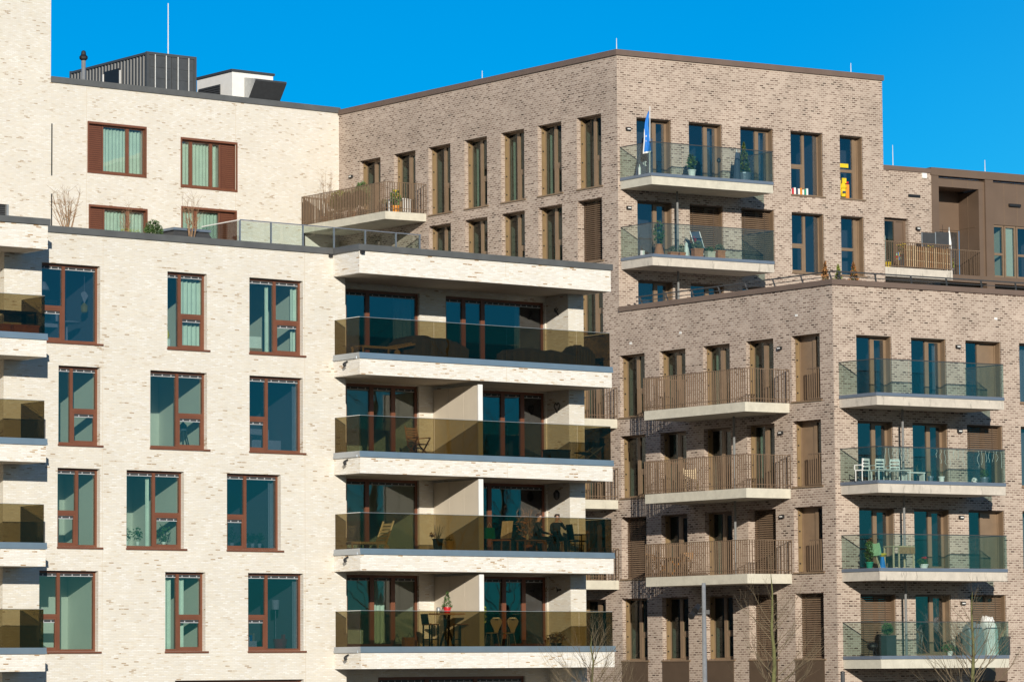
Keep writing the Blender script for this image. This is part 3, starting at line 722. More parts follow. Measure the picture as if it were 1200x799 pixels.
def glass_balcony(fr, a0, zb, length=5.70, depth=1.92, gz=1.18, mat='concrete', label=None, thick=.32):
    A = fr.P(a0, 0, 0); out = NV * depth; al = fr.u * length; e = .004
    p = [A + NV * e, A + out, A + out + al, A + al + NV * e]
    b = MB(M[mat]); b.prism([q.xy for q in p], zb, zb + thick); o = b.build('balcony', BB, label)
    zt = zb + thick + .12
    q = MB(M['blue_alu'])
    th = .05
    q.bar(p[0] + Vector((0, 0, 0)) + NV * .01 - fr.u * .0 + Vector((0, 0, zb + thick + .06)), p[1] + Vector((0, 0, zb + thick + .06)), .06, .115)
    q.bar(p[1] + Vector((0, 0, zb + thick + .061)), p[2] + Vector((0, 0, zb + thick + .061)), .066, .117)
    q.bar(p[2] + Vector((0, 0, zb + thick + .06)), p[3] + NV * .01 + Vector((0, 0, zb + thick + .06)), .06, .115)
    q.build('edge_profile', o)
    h = MB(M['darkgrey']); Z = Vector((0, 0, zt + gz)); h.bar(p[0] + Z, p[1] + Z, .03, .03); h.bar(p[1] + Z, p[2] + Z, .032, .032); h.bar(p[2] + Z, p[3] + Z, .03, .03); h.build('handrail', o)
    segs = [(p[0], p[1], 1), (p[1], p[2], 4), (p[2], p[3], 1)]
    for (s_, e_, n) in segs:
        for k in range(n):
            a_, b2 = s_.lerp(e_, (k + .006) / n), s_.lerp(e_, (k + .994) / n); d = (b2 - a_).normalized()
            off = Vector((d.y, -d.x, 0)) * 0
            g = MB(M['clear']); g.bar(a_ + off + Vector((0, 0, zt + gz / 2)), b2 + off + Vector((0, 0, zt + gz / 2)), .014, gz - .03); g.build('glass_panel', o)
    return o
for zb in (9.10, 6.02, 2.95, -.12): glass_balcony(FCR, .23, zb, mat='concrete' if zb > 0 else 'concrete_clean')
for zb in (18.22, 15.13): glass_balcony(FBR, .11, zb, length=5.64, depth=1.86, mat='concrete' if zb < 16 else 'concrete_clean')

def bar_balcony(s_right, zb, length=5.60, depth=1.95, thick=.34, label=None):
    A = FBL.P(s_right, 0, 0); out = -RV * depth; al = -NV * length; z_ = FBL.n * .004
    p = [A + z_, A + out, A + out + al, A + al + z_]
    b = MB(M['concrete_clean']); b.prism([q.xy for q in p], zb, zb + thick); o = b.build('balcony', BB, label)
    r = MB(M['rail']); zt = zb + thick
    for (s_, e_) in ((p[0], p[1]), (p[1], p[2]), (p[2], p[3])):
        d = (e_ - s_); n = int(d.length / .112); dn = d.normalized(); nn = Vector((dn.y, -dn.x, 0))
        for k in range(n + 1):
            c0 = s_ + d * (k / n) - nn * 0
            r.bar(c0 + Vector((0, 0, zt + .02)), c0 + Vector((0, 0, zt + 1.22)), .014, .03) if False else r.poly([c0 - nn * .022 - dn * .008 + Vector((0, 0, zt + .01)), c0 + nn * .022 - dn * .008 + Vector((0, 0, zt + .01)), c0 + nn * .022 - dn * .008 + Vector((0, 0, zt + 1.22)), c0 - nn * .022 - dn * .008 + Vector((0, 0, zt + 1.22))]).poly([c0 - nn * .022 + dn * .008 + Vector((0, 0, zt + .01)), c0 + nn * .022 + dn * .008 + Vector((0, 0, zt + .01)), c0 + nn * .022 + dn * .008 + Vector((0, 0, zt + 1.22)), c0 - nn * .022 + dn * .008 + Vector((0, 0, zt + 1.22))]).poly([c0 - nn * .022 - dn * .008 + Vector((0, 0, zt + .01)), c0 - nn * .022 + dn * .008 + Vector((0, 0, zt + .01)), c0 - nn * .022 + dn * .008 + Vector((0, 0, zt + 1.22)), c0 - nn * .022 - dn * .008 + Vector((0, 0, zt + 1.22))]).poly([c0 + nn * .022 - dn * .008 + Vector((0, 0, zt + .01)), c0 + nn * .022 + dn * .008 + Vector((0, 0, zt + .01)), c0 + nn * .022 + dn * .008 + Vector((0, 0, zt + 1.22)), c0 + nn * .022 - dn * .008 + Vector((0, 0, zt + 1.22))])
        r.bar(s_ + Vector((0, 0, zt + .14)), e_ + Vector((0, 0, zt + .14)), .03, .02); r.bar(s_ + Vector((0, 0, zt + 1.21)), e_ + Vector((0, 0, zt + 1.21)), .034, .024)
    r.build('railing', o)
    return o
for zb in (9.06, 5.98, 2.93): bar_balcony(-2.34, zb); bar_balcony(-12.06, zb)
bar_balcony(-24.19, 18.24, length=5.95, depth=1.93, thick=.32)
# posts between balconies
def post(fr, a, d, z0, z1, r=.045): 
    q = MB(M['steel']); q.smooth = True; q.tube(fr.P(a, d, z0), fr.P(a, d, z1), r, n=12); q.build('support_post', BB)
for z1 in (9.1, 6.02, 2.95): post(FCR, 2.65, .5, z1 - 2.76, z1 - .005)
post(FBR, 2.4, .5, 15.46, 18.215); post(FBR, 2.4, .5, 13.31, 15.125)
for z1 in (9.06, 5.98): post(FBL, -4.8, .5, z1 - 2.73, z1 - .005)
# wall lamps
def wlamp(fr, a, z):
    q = MB(M['black'], M['white']); q.box(fr, a - .10, a + .10, .002, .09, z - .06, z + .06); q.box(fr, a - .07, a + .07, .09, .10, z - .025, z + .015, M['white']); q.build('wall_lamp', BB)
for z in (11.50, 8.43, 5.30, 2.20): wlamp(FCR, 5.60, z)
wlamp(FBR, .48, 20.58); wlamp(FBR, .47, 17.53)
for z in (11.43, 8.37, 5.35): wlamp(FBL, -2.79, z)
wlamp(FBL, -29.45, 20.69)
# low roof-edge rail on slanting stanchions
r = MB(M['darkgrey']); inn = -.35
pa, pb, pc = FBL.P(AC + .6, inn, 0), FCR.o - FBL.n * .35 - FCR.n * .35 - Vector((0, 0, 0)), FCR.P(21.8, inn, 0)
for (s_, e_) in ((pa, pb), (pb, pc)):
    s_ = Vector(s_); e_ = Vector(e_); Z = Vector((0, 0, 14.03)); Z2 = Vector((0, 0, 13.86))
    r.bar(s_ + Z, e_ + Z, .05, .045); r.bar(s_ + Z2, e_ + Z2, .025, .025)
    n = int((e_ - s_).length / 1.55); dn = (e_ - s_).normalized(); nn = Vector((dn.y, -dn.x, 0)) 
    for k in range(n + 1):
        c0 = s_.lerp(e_, (k + .15) / (n + .3)); r.bar(c0 + Vector((0, 0, 14.02)), c0 + dn * (.16 if s_ is not pa else -.16) - nn * .1 + Vector((0, 0, 13.45)), .05, .05)
r.build('roof_rail', BB)
# pieces of shaded wall vents and white fixings seen on the brick
for fr, a, z in ((FBL, -11.2, 12.25), (FBL, -8.3, 12.42), (FBL, -1.9, 12.55), (FCR, 7.4, 12.6)):
    q = MB(M['white']); q.box(fr, a - .07, a + .07, .002, .012, z - .04, z + .04); q.build('air_vent', BB)

# ------------------------------------------------------------------ recessed right part with bronze cladding
BE = building('apartment_building', (22, 145, 0), 'low brick and bronze clad block behind the roof terrace on the right')
w = MB(M['brown'])
wall(w, FE, 10.0, 16.64, 12.5, 20.15, [(13.2, 15.42, 15.86, 18.19, .22), (13.0, 16.3, 13.6, 15.3, .4)], .22)
w.poly([FE.P(10, 0, 20.0), FE.P(34, 0, 20.0), FE.P(34, -12, 20.0), FE.P(10, -12, 20.0)], M['roof'])
w.build('wall', BE)
c = MB(M['brown_cope']); c.box(FE, 10, 16.60, -.4, .05, 20.153, 20.34); c.build('coping', BE)
window(BE, FE, 13.2, 15.42, 15.86, 18.19, [(.78, G(1)), (.22, [(1, 'p')])], rd=.2, fm='bronze_clad', gm='darkclear', sill=False, room=1.2, ml=.02, fw=.12)
q = MB(M['bronze_dark']); q.box(FE, 16.62, 34, -.5, -.45, 12.5, 15.72); q.build('dark_recess_wall', BE)  # dark bronze fill stands in for the shaded recess below the cladding
q = MB(M['black']); q.box(FE, 13.0, 16.3, -.40, -.38, 13.6, 15.3); q.build('dark_window_fill', BE)  # black sheet stands in for the dark windows in the shaded wall
k = MB(M['bronze_clad'])
k.box(FE, 16.60, 34, -.4, .06, 20.08, 20.40); k.box(FE, 16.64, 17.0, -.5, .03, 15.5, 20.078); k.box(FE, 19.45, 19.86, -.5, .03, 15.5, 20.078)
k.box(FE, 17.0, 19.45, -.25, -.06, 19.65, 20.02); k.box(FE, 19.16, 19.45, -.25, -.06, 16.0, 19.648)
k.box(FE, 16.4, 19.44, -1.5, -1.4, 18.06, 20.07)
k.box(FE, 19.16, 19.20, -1.4, -.25, 16.0, 19.6); k.box(FE, 17.0, 19.2, -1.4, -.25, 19.66, 19.74)
k.box(FE, 19.86, 34, -.25, -.06, 18.22, 20.02); k.box(FE, 16.3, 34, -.6, .035, 15.72, 16.02)
k.box(FE, 22.62, 34, -.25, -.10, 16.02, 18.219); k.box(FE, 33.9, 34, -12, -.4, 12.5, 20.4); k.build('cladding', BE)
for a_ in (17.8, 18.6, 20.5, 21.2, 21.9, 22.6, 23.4, 24.2, 25.0, 25.8):
    q = MB(M['rail']); q.box(FE, a_ - .012, a_ + .012, -.062, -.055, 18.25 if a_ > 19 else 19.68, 20.0); q.build('seam', BE)
q = MB(M['rail']); q.box(FE, 19.145, 19.155, -.80, -.78, 16.02, 19.6); q.box(FE, 19.145, 19.155, -1.3, -.3, 18.1, 18.12); q.build('seam', BE)
window(BE, FE, 17.0, 19.16, 16.02, 18.05, [(.34, G(1)), (.33, G(1)), (.33, G(1))], rd=0, d=-1.42, fm='bronze_clad', gm='bluewin', sill=False, room=1.8, ml=.02, rm='room2', mw=.16)
window(BE, FE, 19.88, 20.46, 16.03, 18.2, [(1, [(.44, 'g'), (.56, 'g')])], rd=.08, fm='bronze', gm='winglass', sill=False, room=1.4, ml=.02, mr_=.55)
window(BE, FE, 20.50, 21.10, 16.03, 18.2, [(1, G(1))], rd=.08, fm='bronze', gm='winglass', sill=False, room=1.4, ml=.02)
window(BE, FE, 21.14, 22.6, 16.03, 18.2, [(.5, [(.44, 'g'), (.56, 'g')]), (.5, G(1))], rd=.08, fm='bronze', gm='bluewin', sill=False, room=1.8, ml=.02)
for a_, z_ in ((15.43, 19.15), (20.73, 19.08)):
    q = MB(M['black']); q.box(FE, a_, a_ + .6, .004 if a_ < 19 else -.058, .05, z_ - .05, z_ + .06); q.build('vent_slot', BE)
q = MB(M['white']); q.box(FE, 16.14, 16.38, .003, .06, 19.92, 20.19 - .06); q.build('junction_box', BE)
q = MB(M['black'], M['white']); q.box(FE, 15.78, 15.98, .003, .1, 17.75, 17.88); q.box(FE, 15.81, 15.95, .1, .11, 17.79, 17.83, M['white']); q.build('wall_lamp', BE)
b = MB(M['concrete']); b.box(FE, 12.78, 16.20, .01, 1.86, 15.53, 15.90); o = b.build('balcony', BE)
r = MB(M['rail'])
for k_ in range(32):
    a_ = 12.80 + k_ * .108; r.box(FE, a_ - .007, a_ + .007, 1.80, 1.84, 15.92, 16.95)
for k_ in range(15): r.box(FE, 16.16, 16.19, .1 + k_ * .115, .115 + k_ * .115, 15.92, 16.95)
r.box(FE, 12.8, 16.19, 1.80, 1.84, 16.93, 16.96); r.box(FE, 12.8, 16.19, 1.80, 1.84, 15.95, 15.98); r.box(FE, 16.16, 16.19, .05, 1.8, 16.93, 16.96); r.build('railing', o)
r = MB(M['rail'])
for k_ in range(24): a_ = 16.35 + k_ * .115; r.box(FE, a_ - .006, a_ + .006, .04, .07, 16.03, 17.05)
r.box(FE, 16.3, 19.1, .04, .07, 17.03, 17.06); r.build('railing', BE)

# ================================================================== things on the roofs
# freight container used as a plant room
t = thing('shipping_container', 'anthracite corrugated shipping container standing on the cream rear roof', 'container', FW2, -7.08, -4, 23.30)
X1, Y1, Z1 = 2.50, 6.30, 2.72
b = MB(M['container'])
def corr(p0, p1, z0, z1, nrm, n, dep):
    p0, p1, nrm = Vector(p0), Vector(p1), Vector(nrm); d = (p1 - p0) / n; prev = None
    for k in range(n):
        for (f0, o0) in ((0, 0), (.30, 0), (.42, 1), (.80, 1), (.92, 0)):
            q = p0 + d * (k + f0) + nrm * (dep * o0); cur = q
            if prev is not None: b.poly([(prev.x, prev.y, z0), (cur.x, cur.y, z0), (cur.x, cur.y, z1), (prev.x, prev.y, z1)])
            prev = cur
    q = p1; b.poly([(prev.x, prev.y, z0), (q.x, q.y, z0), (q.x, q.y, z1), (prev.x, prev.y, z1)])
corr((.03, .1, 0), (.03, Y1 - .1, 0), .12, Z1 - .10, (1, 0, 0), 24, .05)
b.box(ID, .08, X1 - .02, .08, Y1 - .02, .05, Z1 - .08); b.build('body', t)
b = MB(M['container'])
for (x, y) in ((0, 0), (X1 - .12, 0), (0, Y1 - .12), (X1 - .12, Y1 - .12)): b.box(ID, x, x + .12, y, y + .12, 0, Z1)
for z in (0, Z1 - .12):
    b.box(ID, .12, X1 - .12, .0, .1, z, z + .12); b.box(ID, .0, .1, .12, Y1 - .12, z, z + .10); b.box(ID, .12, X1 - .12, Y1 - .1, Y1, z, z + .12)
b.build('corner_frame', t)
for x0, x1 in ((.13, 1.24), (1.27, X1 - .13)):
    b = MB(M['container']); b.box(ID, x0, x1, .03, .07, .13, Z1 - .13)
    for k in range(5): b.box(ID, x0 + .05, x1 - .05, .012, .03, .22 + k * .47, .54 + k * .47)
    d_ = b.build('door', t)
    for x in (x0 + .28, x1 - .28):
        r = MB(M['steel']); r.tube((x, -.02, .1), (x, -.02, Z1 - .1), .028); r.build('lock_rod', d_)
b = MB(M['black']); b.box(ID, -.012, .02, 2.2, 3.4, .3, 2.3); b.build('side_door', t)
for y_ in (2.08, 3.44): b = MB(M['white']); b.box(ID, -.03, .0, y_, y_ + .08, .3, 2.2); b.build('door_post', t)
# plant room and its hood
t = thing('plant_room', 'white plant room with a dark louvre and an exhaust hood on the cream rear roof', 'plant room', FW2, -2.77, -4, 23.12)
b = MB(M['white']); b.box(ID, 0, 2.12, 0, 2.75, 0, 2.46); b.build('body', t)
b = MB(M['darkgrey']); b.box(ID, -.06, 2.18, -.06, 2.81, 2.461, 2.56); b.build('roof', t)
b = MB(M['darkgrey']); b.box(ID, -.03, -.002, .9, 2.6, .5, 2.02)
for k in range(15): b.box(ID, -.06, -.031, .92, 2.58, .53 + k * .1, .58 + k * .1)
b.build('louvre', t)
h = MB(M['darkgrey'], M['blue_alu']); n = 10
pr = [(1.15, -.02, 2.25), (1.15, -.85, 2.10), (1.15, -.86, 2.02), (1.15, -.40, 1.40), (1.15, -.05, .98)]
for (x0, x1) in ((.62, 2.0),):
    for k in range(len(pr) - 1):
        a_, c_ = pr[k], pr[k + 1]
        h.poly([(x0, a_[1], a_[2]), (x1 + .25, a_[1], a_[2]), (x1 + .25, c_[1], c_[2]), (x0, c_[1], c_[2])], M['darkgrey'] if k > 0 else M['steel'])
    for x in (x0, x1 + .25): h.poly([(x, q[1], q[2]) for q in pr] + [(x, -.02, .95)], M['steel'])
h.box(ID, .7, 1.95, -.55, -.02, .3, 1.0, M['blue_alu']); h.build('exhaust_hood', t)
# flue
b = MB(M['steel']); b.smooth = True
b.lathe([(.09, 0), (.09, 2.2)], 12); t = b.build('flue_pipe'); place(t, FW2, -10.18, -4, 23.12); tag(t, 'steel flue pipe with a black cap left of the container', 'flue')
b = MB(M['black']); b.lathe([(.10, 2.2), (.17, 2.26), (.18, 2.36), (.11, 2.44), (.09, 2.58), (.04, 2.62)], 12); b.build('cap', t)
def rod(fr, a, d, z0, z1, r, label):
    q = MB(M['mast']); q.tube((0, 0, 0), (0, 0, z1 - z0), r, r * .6, 8)
    single(q, 'lightning_rod', label, 'lightning rod', fr, a, d, z0, group='lightning rods on the roofs')
rod(FW2, -5.38, -5, 23.1, 28.4, .035, 'tall white mast rising beside the roof container')
rod(FBL, -12.23, -.3, 23.62, 24.15, .018, 'short rod above the sharp corner of the tall brown block')
rod(FBL, -20.75, -.3, 23.62, 24.05, .018, 'short rod on the long receding roof edge of the tall brown block')
rod(FBR, 11.42, -.3, 23.62, 24.08, .018, 'short rod near the right end of the tall brown block')
rod(FE, 19.72, -.3, 20.38, 20.95, .018, 'short rod on the bronze clad roof edge')
rod(FE, 14.91, -.3, 20.33, 21.25, .018, 'thin rod on the low brick roof edge beside the tall block')
# roof light in front of the rear block
t = thing('skylight', 'dark grey rooflight box on the rear terrace beside the bare shrub', 'skylight', FW2, -11.9, 5, 16.47)
b = MB(M['darkgrey']); b.poly([(0, -.5, 0), (2.2, -.5, 0), (1.9, -.2, .72), (.3, -.2, .72)]); b.poly([(0, 1.2, 0), (2.2, 1.2, 0), (1.9, .9, .72), (.3, .9, .72)])
b.poly([(0, -.5, 0), (0, 1.2, 0), (.3, .9, .72), (.3, -.2, .72)]); b.poly([(2.2, -.5, 0), (2.2, 1.2, 0), (1.9, .9, .72), (1.9, -.2, .72)]); b.build('kerb', t)
b = MB(M['blue_alu']); b.box(ID, .22, 1.98, -.28, .98, .72, .82); b.build('cover', t)

# ================================================================== plants
def leaves(mb, c, rx, ry, rz, n, size, m=None, shape='ball', seed=1):
    rr = random.Random(seed); c = Vector(c)
    for _ in range(n):
        if shape == 'ball':
            while True:
                p = Vector((rr.uniform(-1, 1), rr.uniform(-1, 1), rr.uniform(-1, 1)))
                if .12 < p.length < 1: break
            p = Vector((p.x * rx, p.y * ry, p.z * rz))
        else:                                        # cone, base at c
            h = rr.random() ** 1.3; t = rr.uniform(0, 6.283); q = (1 - h) ** .8 * rr.uniform(.55, 1.0) * (1 + .15 * math.sin(h * 23))
            p = Vector((rx * q * math.cos(t), ry * q * math.sin(t), rz * h))
        s_ = size * rr.uniform(.6, 1.3); a = Vector((rr.gauss(0, 1), rr.gauss(0, 1), rr.gauss(0, 1))).normalized(); b_ = a.orthogonal().normalized()
        if shape != 'ball': a = (a + Vector((0, 0, 1.2))).normalized(); b_ = a.orthogonal().normalized()
        p = c + p
        mb.poly([p - a * s_, p + b_ * s_ * .45, p + a * s_, p - b_ * s_ * .45], m)
def twigs(mb, base, n, h, spread, r, seed, m=None, sub=3, lean=(0, 0)):
    rr = random.Random(seed); base = Vector(base)
    for i in range(n):
        t = rr.uniform(0, 6.283); s_ = spread * rr.uniform(.3, 1); p = base + Vector((.04 * math.cos(t), .04 * math.sin(t), 0))
        d = Vector((s_ * math.cos(t) + lean[0], s_ * math.sin(t) + lean[1], h * rr.uniform(.7, 1))); k = 4; rad = r
        for j in range(k):
            q = p + d / k + Vector((rr.uniform(-.05, .05), rr.uniform(-.05, .05), 0)) * h * .5
            mb.tube(p, q, rad, rad * .75, 5, m, False)
            if j > 0:
                for _ in range(sub):
                    e = q + Vector((rr.uniform(-1, 1), rr.uniform(-1, 1), rr.uniform(.3, 1.2))) * h * .16
                    mb.tube(q, e, rad * .5, rad * .25, 4, m, False)
            p = q; rad *= .75
def shrub_bare(label, fr, a, d, z, n, h, spread, seed, mat='dry', r=.02, group=None):
    t = thing('bare_shrub', label, 'shrub', fr, a, d, z, 0, group)
    b = MB(M[mat]); twigs(b, (0, 0, 0), n, h, spread, r, seed, sub=3); b.build('branches', t)
    b = MB(M['mossbark']); b.lathe([(.05, 0), (.04, .25)], 8); b.build('stem', t)
    return t
shrub_bare('leafless spreading shrub below the tower at the left of the cream rear wall', FW2, -16.3, 5, 16.47, 16, 1.95, .75, 3, r=.025)
shrub_bare('leafless shrub in front of the lower right shuttered window', FW2, -11.05, 5.6, 16.47, 9, 1.95, .40, 5, r=.022)
shrub_bare('thin leafless shrub in front of the lower left shuttered window', FW2, -13.6, 5.0, 16.47, 7, 1.6, .35, 9, r=.014)
t = thing('evergreen_shrub', 'small dark evergreen beside the grey rooflight', 'shrub', FW2, -12.55, 5.2, 16.47)
b = MB(M['leaf']); leaves(b, (0, 0, .60), .40, .35, .45, 1300, .06, seed=4); b.build('foliage', t)
b = MB(M['leaf2']); leaves(b, (-1.0, .1, .5), .5, .3, .18, 200, .04, seed=5); b.build('low_growth', t)
b = MB(M['bark']); b.lathe([(.04, 0), (.03, .5)], 6); b.build('stem', t)

def pot_bm(r0, r1, h, m, n=16, rim=.02):
    b = MB(m); b.smooth = False; b.lathe([(r0, 0), (r1, h - .04), (r1 + rim, h - .04), (r1 + rim, h), (r1 - .02, h), (r1 - .03, h - .05)], n); return b
def potted(label, fr, a, d, z, r0, r1, h, pm, fol, name='potted_plant', cat='potted plant', rot=0, group=None):
    t = thing(name, label, cat, fr, a, d, z, rot, group)
    pot_bm(r0, r1, h, M[pm]).build('pot', t)
    b = MB(); fol(b, h); b.build('foliage', t); return t
def box_planter(label, fr, a, d, z, w_, dep, h, pm, fol, rot=0, group=None):
    t = thing('planter_box', label, 'planter', fr, a, d, z, rot, group)
    b = MB(M[pm]); b.box(ID, -w_ / 2, w_ / 2, -dep / 2, dep / 2, 0, h); b.box(ID, -w_ / 2 - .015, w_ / 2 + .015, -dep / 2 - .015, dep / 2 + .015, h - .05, h + .004); b.build('box', t)
    if fol:
        b = MB(); fol(b, h); b.build('foliage', t)
    return t

# conifers on the low block's roof edge
for i, (a, z_, lab, hh, mt) in enumerate(((.25, 0, 'slim brownish conifer at the corner of the roof terrace, leftmost of three', .85, 'rust'), (.83, 0, 'green conifer at the roof terrace corner, between the two browner ones', .75, 'leaf2'), (1.52, 0, 'widest orange brown conifer beside the roof terrace railing', .88, 'rust'))):
    potted(lab, FCR, a, -.75, 13.32, .10, .13, .25, 'darkgrey', lambda b, h, i=i, hh=hh, mt=mt: (leaves(b, (0, 0, h), .20 + .06 * (i == 2), .2, hh, 420, .06, M[mt], 'cone', 20 + i), leaves(b, (0, 0, h), .18, .18, hh * .8, 220, .05, M['conifer'], 'cone', 40 + i)), 'potted_conifer', 'conifer', group='conifers on the roof edge')

# ================================================================== tall front balconies
ZB1, ZB2 = 18.66, 15.57
t = thing('flag', 'blue flag with white markings hanging limp from a pole on the top balcony', 'flag', FBR, .27, 1.72, ZB1)
b = MB(M['mast']); b.tube((.06, 0, 0), (.10, 0, 2.55), .016); b.build('pole', t)
b = MB(M['blueflag'], M['white']); ny, nx = 26, 12
def fp(i, j):
    v = j / ny; u = i / nx; wdt = .03 + .20 * math.sin(min(1, v * 1.9) * 1.5) * (1 - .55 * v); z = 2.40 - v * 1.62 - u * .05
    return (.085 - u * wdt * 1.3 - .10 * v * u, .03 + .06 * math.sin(u * 9 + v * 5) * (.4 + v), z)
for j in range(ny):
    for i in range(nx):
        b.poly([fp(i, j), fp(i + 1, j), fp(i + 1, j + 1), fp(i, j + 1)], M['white'] if ((i >= nx - 1 and j > 10) or j >= ny - 1 or (j in (15, 18) and i in (5, 8))) else M['blueflag'])
b.smooth = True; b.build('cloth', t)
t = thing('privacy_cloth', 'dark navy cloth standing in the left corner of the top balcony behind the flag', 'cloth', FBR, .45, 1.0, ZB1)
b = MB(M['navy']); b.poly([(-.28, 0, .02), (.50, 0, .02), (.50, 0, 1.45), (.05, 0, 1.45)]); b.poly([(-.28, .03, .02), (.50, .03, .02), (.50, .03, 1.45), (.05, .03, 1.45)])
b.poly([(-.28, 0, .02), (-.28, .03, .02), (.05, .03, 1.45), (.05, 0, 1.45)]); b.build('cloth', t)
b = MB(M['white']); b.box(ID, .05, .08, -.012, -.004, .42, .55); b.box(ID, .13, .22, -.012, -.004, .52, .55); b.box(ID, .13, .16, -.012, -.004, .40, .52); b.box(ID, .13, .22, -.012, -.004, .38, .41); b.build('marking', t)
potted('tall pointed conifer in a blue grey pot at the right of the top balcony', FBR, 5.28, .9, ZB1, .20, .27, .42, 'blue_alu', lambda b, h: (leaves(b, (0, 0, h - .05), .27, .27, 1.25, 900, .06, M['conifer'], 'cone', 3), leaves(b, (0, 0, h), .26, .26, 1.2, 350, .055, M['leaf2'], 'cone', 7)), 'potted_conifer', 'conifer')
potted('leafy plant in a pale pot before the middle door of the top balcony', FBR, 2.75, 1.0, ZB1, .11, .15, .36, 'white', lambda b, h: (leaves(b, (0, 0, h + .30), .17, .17, .34, 160, .09, M['leaf'], 'ball', 5), leaves(b, (0, 0, h + .35), .16, .16, .3, 60, .09, M['leaf2'], 'ball', 6)))
t = thing('parasol_closed', 'dark folded parasol leaning beside the tall conifer', 'parasol', FBR, 4.86, 1.0, ZB1)
b = MB(M['navy']); b.poly([(-.2, 0, 0), (.18, 0, 0), (.14, 0, 1.15), (.06, 0, 1.2)]); b.lathe([(.16, .02), (.13, .5), (.05, 1.15), (.02, 1.2)], 8); b.build('canopy', t)
b = MB(M['steel']); b.tube((0, 0, 0), (0, 0, 1.3), .02); b.build('pole', t)
t = thing('black_stand', 'slim black stand with a knob in front of the middle top balcony door', 'stand', FBR, 3.95, 1.1, ZB1)
b = MB(M['black']); b.lathe([(.12, 0), (.12, .03), (.025, .05), (.02, .72)], 10); b.build('stand', t); b = MB(M['black']); b.lathe([(.02, .70), (.075, .75), (.075, .84), (.03, .9)], 10); b.build('head', t)
t = thing('bottle', 'white bottle standing at the left end of the top balcony', 'bottle', FBR, .28, 1.1, ZB1)
b = MB(M['white']); b.lathe([(.05, 0), (.05, .26), (.02, .34), (.02, .40)], 10); b.build('body', t); b = MB(M['black']); b.lathe([(.024, .40), (.024, .44)], 8); b.build('cap', t)
# lower one: terracotta pots
def herb(seed, rr=.16, hh=.14, mt='olive', n=150, s_=.045):
    return lambda b, h: leaves(b, (0, 0, h + hh * .6), rr, rr * .8, hh, n, s_, M[mt], 'ball', seed)
potted('tall flowering plant in a tapered terracotta pot at the balcony corner', FBR, .86, 1.5, ZB2, .21, .12, .42, 'terracotta', lambda b, h: (leaves(b, (0, 0, h + .42), .22, .2, .5, 320, .06, M['leaf'], 'ball', 11), leaves(b, (0, 0, h + .5), .22, .2, .42, 40, .035, M['white'], 'ball', 12), leaves(b, (0, 0, h + .8), .08, .08, .12, 20, .04, M['red'], 'ball', 13)))
box_planter('small terracotta trough left of the round pot on the second balcony', FBR, 1.50, 1.5, ZB2, .34, .2, .15, 'terracotta', herb(14, .16))
box_planter('short terracotta trough with grey green herbs, second from the left', FBR, 1.88, 1.5, ZB2, .26, .2, .15, 'terracotta', herb(15, .15, .2))
t = thing('figurine', 'small white and dark garden figure among the terracotta pots', 'figurine', FBR, 2.15, 1.45, ZB2)
b = MB(M['white']); b.lathe([(.09, 0), (.10, .3), (.06, .42), (.07, .5), (.02, .58)], 10); b.build('body', t); b = MB(M['navy']); leaves(b, (0, 0, .62), .14, .1, .12, 60, .05, None, 'ball', 2); b.build('ribbon', t)
box_planter('large terracotta planter with bushy herbs in front of the first blind', FBR, 2.62, 1.5, ZB2, .40, .24, .34, 'terracotta', lambda b, h: (leaves(b, (0, 0, h + .12), .26, .16, .2, 260, .05, M['olive'], 'ball', 16), leaves(b, (-.12, 0, h + .35), .04, .04, .12, 16, .05, M['red'], 'ball', 17)))
t = thing('deck_chair', 'dark framed chair with a slate blue back behind the terracotta planters', 'chair', FBR, 3.15, 1.1, ZB2)
b = MB(M['navy']); b.bar((.02, .25, .45), (-.10, .42, 1.10), .40, .03); b.build('backrest', t)
b = MB(M['white']); b.bar((.24, .22, .40), (.12, .40, 1.12), .025, .025); b.bar((-.2, .22, .40), (-.32, .40, 1.12), .025, .025); b.build('frame', t)
b = MB(M['navy']); b.box(ID, -.2, .22, -.2, .25, .40, .43); b.build('seat', t)
for x, y in ((-.18, -.18), (.2, -.18), (-.18, .23), (.2, .23)):
    b = MB(M['white']); b.bar((x, y, 0), (x, y, .4), .025); b.build('leg', t)
box_planter('grey planter with trailing green plants between the two terracotta ones', FBR, 3.18, 1.55, ZB2, .34, .2, .26, 'screen', herb(18, .2, .12, 'leaf', 200))
box_planter('square terracotta planter at the right end of the row of pots', FBR, 3.66, 1.5, ZB2, .34, .26, .32, 'terracotta', herb(19, .2, .16, 'olive', 240))
t = thing('small_lantern', 'small white lantern at the left end of the second balcony', 'lantern', FBR, .30, 1.2, ZB2)
b = MB(M['white']); b.box(ID, -.06, .06, -.06, .06, 0, .18); b.build('housing', t); b = MB(M['black']); b.lathe([(.07, .18), (.01, .26)], 4); b.build('cap', t)

